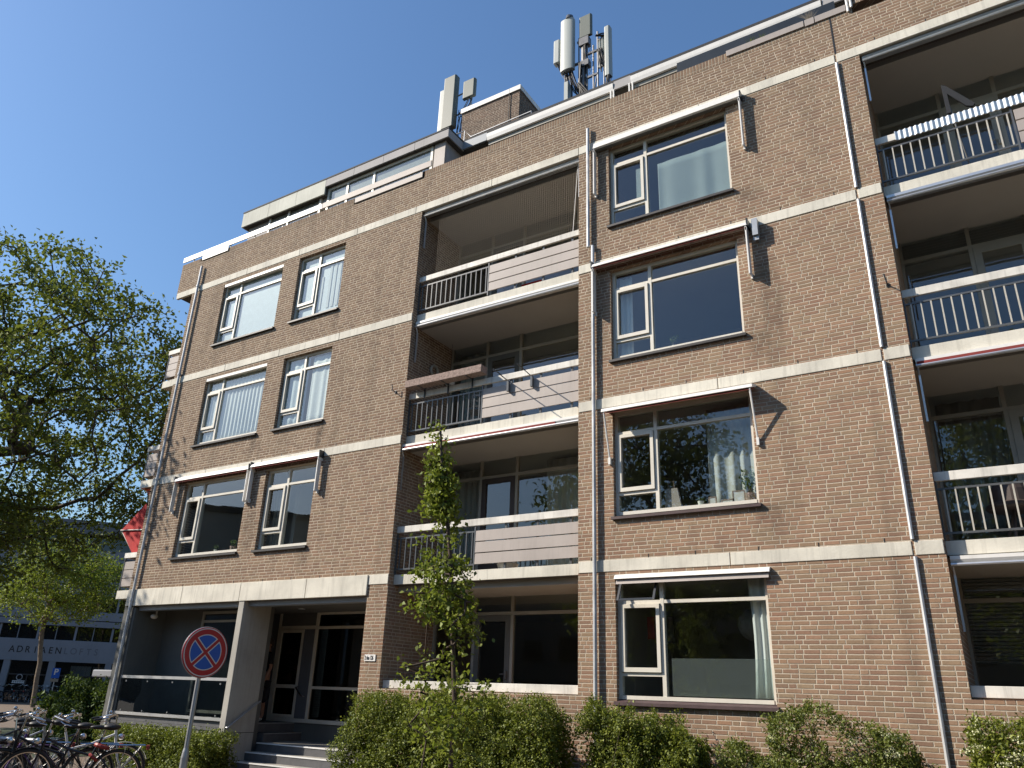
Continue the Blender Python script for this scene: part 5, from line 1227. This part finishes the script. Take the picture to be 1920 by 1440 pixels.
# young columnar tree before the balconies
rng = np.random.default_rng(61); cl = []
while len(cl) < 500:
    z = rng.uniform(.35, 4.75); u = (z - .3) / 4.45
    half = .48 * min(1, (u + .12) * 3.2) * (1 - max(0, (u - .35) / .65) ** .8 * .86)
    q = rng.uniform(0, 6.28); r = half * math.sqrt(rng.uniform(.02, 1)) * (1.3 if rng.random() < .06 else 1); cx = -5.31 - .52 * u ** 1.3
    p = np.array([[cx + r * math.cos(q), -4.15 + r * math.sin(q), z]])
    if bunch_noise(p, 9, 3.4)[0] > -.02: cl.append(p[0])
cl += [np.array([-5.36 - .50 * ((z - .3) / 4.45) ** 1.3 + rng.normal() * .04, -4.15 + rng.normal() * .04, z]) for z in np.linspace(3.7, 4.78, 22)]
cl = np.array(cl)
tree('young_hornbeam', 'young narrow columnar tree with fresh green leaves in front of the hedge', (-5.33, -4.15, 0), None, cl, 12, .058, .064, 'leafhorn', 'twig', .026, 63, rmin=.003, droop=.1, low=True,
     trunk_pts=[(-5.36, -4.15, 1.5), (-5.5, -4.15, 3.0), (-5.76, -4.15, 4.3), (-5.84, -4.15, 4.68)])

def hedge(name, label, x0, x1, y0, y1, top, n, size, mat, seed, cat='hedge', fl=0, base=0.02, rough=.16, holes_thr=-2.0, group=None, clump=3.0, inner=.5, flsel=None):
    """leaf mass filling a rough box; top(x) gives the crest height"""
    cx = (x0 + x1) / 2; t = thing(name, (cx, (y0 + y1) / 2, 0), label, cat, group); rr = np.random.default_rng(seed)
    P_ = np.empty((0, 3)); Nn = np.empty((0, 3))
    while len(P_) < n:
        k = n * 3; x = rr.uniform(x0, x1, k); y = rr.uniform(y0, y1, k); u = rr.uniform(0, 1, k); tp = np.array([top(v) for v in x]); z = base + (tp - base) * u
        p = np.stack([x, y, z], 1); nz = bunch_noise(p, seed, clump)
        # distance inside the shape, crest and ends rounded
        dy = np.minimum(y - y0, y1 - y); dx = np.minimum(x - x0, x1 - x); dz = tp - z
        d = np.minimum(np.minimum(dy, dx), dz) - rough * (nz * .5 + .45)
        corner = np.sqrt(np.maximum(0, .22 - dy) ** 2 + np.maximum(0, .22 - dz) ** 2 + np.maximum(0, .22 - dx) ** 2) < .24
        keep = (d > -.02) & (rr.random(k) < np.exp(-np.maximum(0, d) / (inner * .25)) + .02) & (nz > holes_thr) & corner
        P_ = np.vstack([P_, p[keep]])
        nn = np.stack([np.zeros(k), np.where(dz < dy, 0, np.where(y - y0 < y1 - y, -1, 1)), np.where(dz < dy, 1, .25)], 1); Nn = np.vstack([Nn, nn[keep]])
    k_ = 18; m_ = n // k_; P_ = np.repeat(P_[:m_], k_, axis=0) + rr.normal(size=(m_ * k_, 3)) * np.array([.027, .027, .038]) * (size / .036); Nn = np.repeat(Nn[:m_], k_, axis=0); n = m_ * k_
    nf = int(n * .22); fx = rr.uniform(x0 + .12, x1 - .12, nf); fy = rr.uniform(y0 + .22, y1 - .1, nf); tf = np.array([top(v) for v in fx]); fz = base + (tf - .26 - base) * rr.uniform(0, 1, nf)
    F0 = np.stack([fx, fy, fz], 1)
    if holes_thr > -1: F0 = F0[bunch_noise(F0, seed, clump) > holes_thr + .25][: nf // 3]
    P2 = np.vstack([P_, F0]); Nn = np.vstack([Nn, np.zeros((len(F0), 3))]); sz = np.full(len(P2), 1.0); sz[len(P_):] = 1.7
    leaves('foliage', P2, size * sz, mat, t, rr, nrm=Nn, asp=.6)
    segs = []
    for k in range(int(48 * (x1 - x0))):
        bx = rr.uniform(x0 + .15, x1 - .15); by = rr.uniform(y0 + .25, y1 - .2); e = P_[rr.integers(n)]; 
        if abs(e[0] - bx) > .6: continue
        mid = np.array([(bx + e[0]) / 2 + rr.normal() * .05, (by + e[1]) / 2, e[2] * .5]); segs += [((bx, by, 0), mid, .011, .007), (mid, e, .007, .003)]
    tubes_np(segs, 'twig', 'stems', t, 5)
    if fl:
        F_ = []
        cand = P_[(P_[:, 2] > np.array([top(v) for v in P_[:, 0]]) * .55)] if flsel is None else P_[flsel(P_)]
        for k in range(fl):
            c = cand[rr.integers(len(cand))]; F_ += [c + rr.normal(size=3) * np.array([.035, .03, .018]) + np.array([0, -.05, .02]) for _ in range(34)]
        leaves('blossoms', np.array(F_), .020, 'flower', t, rr, asp=.9)
    return t
# the core of the hedge stays dark because light does not get in, not by colour
sm = lambda a, b, x: max(0, min(1, (x - a) / (b - a)))
hedge('hedge', 'long dense green hedge under the left balconies behind the young tree', -9.75, -5.62, -1.55, -.30, lambda x: 1.66 - .07 * math.sin(x * 3.1) ** 2 - .55 * sm(-5.75, -5.6, x), 95000, .036, 'leafhedge', 71, rough=.40, clump=5.5, inner=.9)
hedge('hedge', 'loose green hedge below the ground floor window, thinning to the right', -5.50, -3.62, -1.30, -.25, lambda x: 1.62 - .34 * sm(-4.7, -3.7, x) - .06 * math.sin(x * 5), 48000, .036, 'leafhedge', 72, rough=.42, clump=5.5, inner=.9)
hedge('flowering_shrub', 'airy shrub with cream blossoms standing against the brick wall, left of the white joint pipe', -3.05, -1.15, -1.0, -.22, lambda x: 1.62 - .35 * sm(-1.75, -1.2, x) - .10 * math.sin(x * 6), 26000, .036, 'leafhedge2', 73, cat='shrub', fl=34, rough=.26, holes_thr=-.30, clump=3.4, group='flowering shrubs')
hedge('flowering_shrub', 'low sparse shrub between the thinning hedge and the airy blossoming one', -3.62, -2.80, -1.05, -.3, lambda x: 1.12 + .08 * math.sin(x * 7), 13000, .036, 'leafhedge2', 74, cat='shrub', fl=5, rough=.25, holes_thr=-.4, clump=3.2, group='flowering shrubs')
hedge('flowering_shrub', 'full yellow green shrub with many pale blossoms at the right edge', -.80, 2.2, -1.25, -.22, lambda x: 1.66 + .05 * math.sin(x * 6), 44000, .038, 'leafhedge', 75, cat='shrub', fl=70, rough=.24, clump=3.0, group='flowering shrubs', flsel=lambda P_: (P_[:, 0] < -.1) & (P_[:, 1] < -.9))
hedge('flowering_shrub', 'tiny low shrub at the foot of the white joint pipe', -1.30, -.82, -.9, -.3, lambda x: 1.0, 2400, .042, 'leafhedge2', 76, cat='shrub', fl=3, rough=.2, clump=3.0, group='flowering shrubs')
hedge('hedge', 'clipped sunlit box hedge beneath the glass balustrade of the porch', -16.6, -13.02, -1.25, -.35, lambda x: .76 + .02 * math.sin(x * 9), 34000, .044, 'leafhedge', 77, rough=.16, clump=4.5, inner=.8)
hedge('shrub', 'large dark green rounded bush at the left corner of the building', -23.6, -19.9, .8, 3.4, lambda x: 1.62 + .10 * math.sin(x * 2.0) - .25 * sm(-23.0, -23.6, x), 34000, .075, 'leafdark', 78, cat='bush', rough=.75, clump=1.7, inner=1.2)

# ------------------------------------------------------------------ far building with the lofts lettering
ang = math.atan2(2.74, 2.293); OB = thing('loft_building', (-59.637, 20.869, 0), 'pale horizontal-banded building with lofts lettering behind the trees at far left', 'building', rz=ang, local=True)
U0, U1 = -34, 30
mb = MB(); mb.box(U0, U1, .35, 14, 0, 12.0); mb.build('body_wall', 'bggrey', OB)
MB().box(U0, U1, -.12, .35, 2.74, 4.20).build('sign_band', 'bgwhite', OB)
for (a, b) in ((5.22, 5.62), (5.68, 6.28), (7.46, 7.93), (7.98, 8.50), (9.75, 10.18), (10.23, 10.78)): MB().box(U0, U1, -.06, .35, a, b).build('cladding_band', 'bgwhite', OB)
MB().box(U0 - .5, U1 + .5, -.8, 14, 11.85, 12.85).build('roof', 'bggrey', OB)
def bgwin(z0, z1, step, name='window', y=.12):
    x = U0 + 1
    fr = MB(); gl = MB()
    for k in range(int((U1 - U0 - 2) / step)):
        xa = U0 + 1 + k * step
        if -10 < xa < 10:
            w_ = MB().box(xa, xa + .14, y - .06, .35, z0, z1).box(xa + step * .5, xa + step * .5 + .05, y - .04, .3, z0 + .03, z1).box(xa + .14, xa + step, y - .05, .3, z0, z0 + .03).build(name, 'bgwhite', OB)
            MB().box(xa + .14, xa + step, y, y + .02, z0 + .02, z1 - .02).build('pane', 'glassdark', w_)
for (a, b, s_) in ((4.20, 5.22, 2.45), (6.28, 7.46, 2.45), (8.50, 9.75, 2.45), (10.78, 11.85, 2.45)): bgwin(a, b, s_)
for xa in (-6.3, -2.75, .12, 3.82, 7.4):
    MB().box(xa, xa + .42, -.10, .35, 0, 2.74).build('pillar', 'bgwhite', OB)
for xa, xb in ((-5.88, -2.75), (-2.33, .12), (.54, 3.82), (4.24, 7.4)):
    w_ = MB().box(xa, xb, .08, .16, 1.78, 1.86).box((xa + xb) / 2 - .03, (xa + xb) / 2 + .03, .08, .16, 0.1, 1.78).box(xa, xb, .08, .16, .0, .10).box(xa, xb, .08, .16, .70, .74).build('shop_window', 'blackmetal', OB)
    MB().box(xa, xb, .17, .19, .1, 2.74).build('pane', 'glassdark', w_)
MB().box(1.55, 2.9, .19, .21, 1.0, 2.5).box(3.0, 3.8, .19, .21, 1.9, 2.5).build('window_blind', 'inside', OB)
MB().box(.62, .78, -.16, -.1, 1.9, 2.2).box(3.9, 4.06, -.16, -.1, 1.9, 2.2).build('wall_lamp', 'blackmetal', OB)
for i, ch in enumerate('ADRIAENLOFTS'):
    text_mesh(ch, .62, 'letter', 'cable' if i < 7 else 'bggrey', OB, Matrix.Translation((-2.42 + .495 * i, -.125, 3.28)) @ Matrix.Rotation(R_(90), 4, 'X'), 'CENTER', .004, 0.9, .006 if i < 7 else .0)
mb = MB(); mb.torus((-1.55, .05, 1.62), (1, 0, 0), (0, 0, 1), .18, .018, 16, 4).box(-1.95, -1.15, .04, .06, 1.22, 1.27).box(-1.95, -1.15, .04, .06, 1.36, 1.40)
for k in range(6): mb.box(-1.92 + k * .13, -1.86 + k * .13, .04, .06, 1.27, 1.36)
mb.build('window_logo', 'signwhite', OB)
# pale low canopies beside the corner
t = thing('low_white_wall', (-30.4, 8.0, 0), 'pale rounded low wall ends next to the bush at the building corner', 'wall')
pc = Vector((0, -11.5, 1.6))
def atd(u, v, d): return pc + (Vector(rt) * ((u - 960) / 1449) + fwv + Vector(up) * ((720 - v) / 1449)) * d
q = atd(214, 1264, 34); MB().box(q.x - .7, q.x + 3, q.y - .6, q.y + 1.4, q.z - .14, q.z + .16).box(q.x - .4, q.x + 3, q.y - .3, q.y + 1.2, 0, q.z - .5).build('wall_block', 'bgwhite', t, bevel=.05)
# parking sign
q = atd(105, 1262, 52); t = thing('parking_sign', (q.x, q.y, 0), 'small blue parking sign with yellow plate before the lofts building', 'sign', local=True, rz=ang)
pb = MB().box(-.24, .24, -.02, 0, q.z - .32, q.z + .32).build('sign_plate', 'signblue', t)
text_mesh('P', .52, 'letter', 'signwhite', pb, Matrix.Translation((0, -.024, q.z - .10)) @ Matrix.Rotation(R_(90), 4, 'X'), 'CENTER', .003, 1, .01)
MB().box(-.24, .24, -.02, 0, q.z - .55, q.z - .36).build('lower_plate', 'net', t); MB().tube([(0, .03, 0), (0, .03, q.z + .3)], .035, 8).build('pole', 'galv', t)
# parked bicycles along the far facade
far = None
for k in range(7):
    q = OB.matrix_world @ Vector((0, 0, 0)); lx = -3.2 + k * .72 + .15 * math.sin(k * 5); ly = -1.2
    wx = -59.637 + lx * math.cos(ang) - ly * math.sin(ang); wy = 20.869 + lx * math.sin(ang) + ly * math.cos(ang)
    lb = 'small dark bicycle in the far row outside the lofts building, %s from the left' % ('first', 'second', 'third', 'fourth', 'fifth', 'sixth', 'seventh')[k]
    if far is None: far = thing('bicycle', (wx, wy, 0), lb, 'bicycle', 'bicycles in the far row', rz=ang + 1.2, local=True); bike_parts(far, simple=True)
    else:
        c = copy_tree(far); c.location = (wx, wy, 0); c.rotation_euler = (0, 0, ang + 1.2 + .25 * math.sin(k * 3)); c['label'] = lb

# opposite blocks, seen only as reflections in the lower windows
OP = thing('brick_block', (-52, -31, 0), 'grey low block across the square, seen only reflected in the left first floor windows', 'building', rz=R_(35), local=True)
MB().box(-16, 16, -6, 6, 0, 11.6).build('body_wall', 'render', OP); MB().box(-16.2, 16.2, -6.2, 6.2, 11.6, 12.0).build('roof', 'roof', OP)
for l in range(3): MB().box(-15, 15, 6.0, 6.03, 1.5 + l * 3, 2.9 + l * 3).build('window_strip', 'glassdark', OP)
OP = thing('dark_reflection_block', (0, -44, 0), 'long dark brick block added across the street to darken the reflections in the ground floor windows', 'building', local=True)
MB().box(-80, 60, -6, 6, 0, 9.0).build('body_wall', 'brickdark', OP); MB().box(-80.2, 60.2, -6.2, 6.2, 9.0, 9.4).build('roof', 'roof', OP)  # added out of view so the ground floor panes mirror something dark
for k in range(28):
    for z_ in (1.0, 4.0): MB().box(-32 + k * 3.2, -30.2 + k * 3.2, 6.0, 6.05, z_, z_ + 1.6).build('window', 'glassdark', OP)
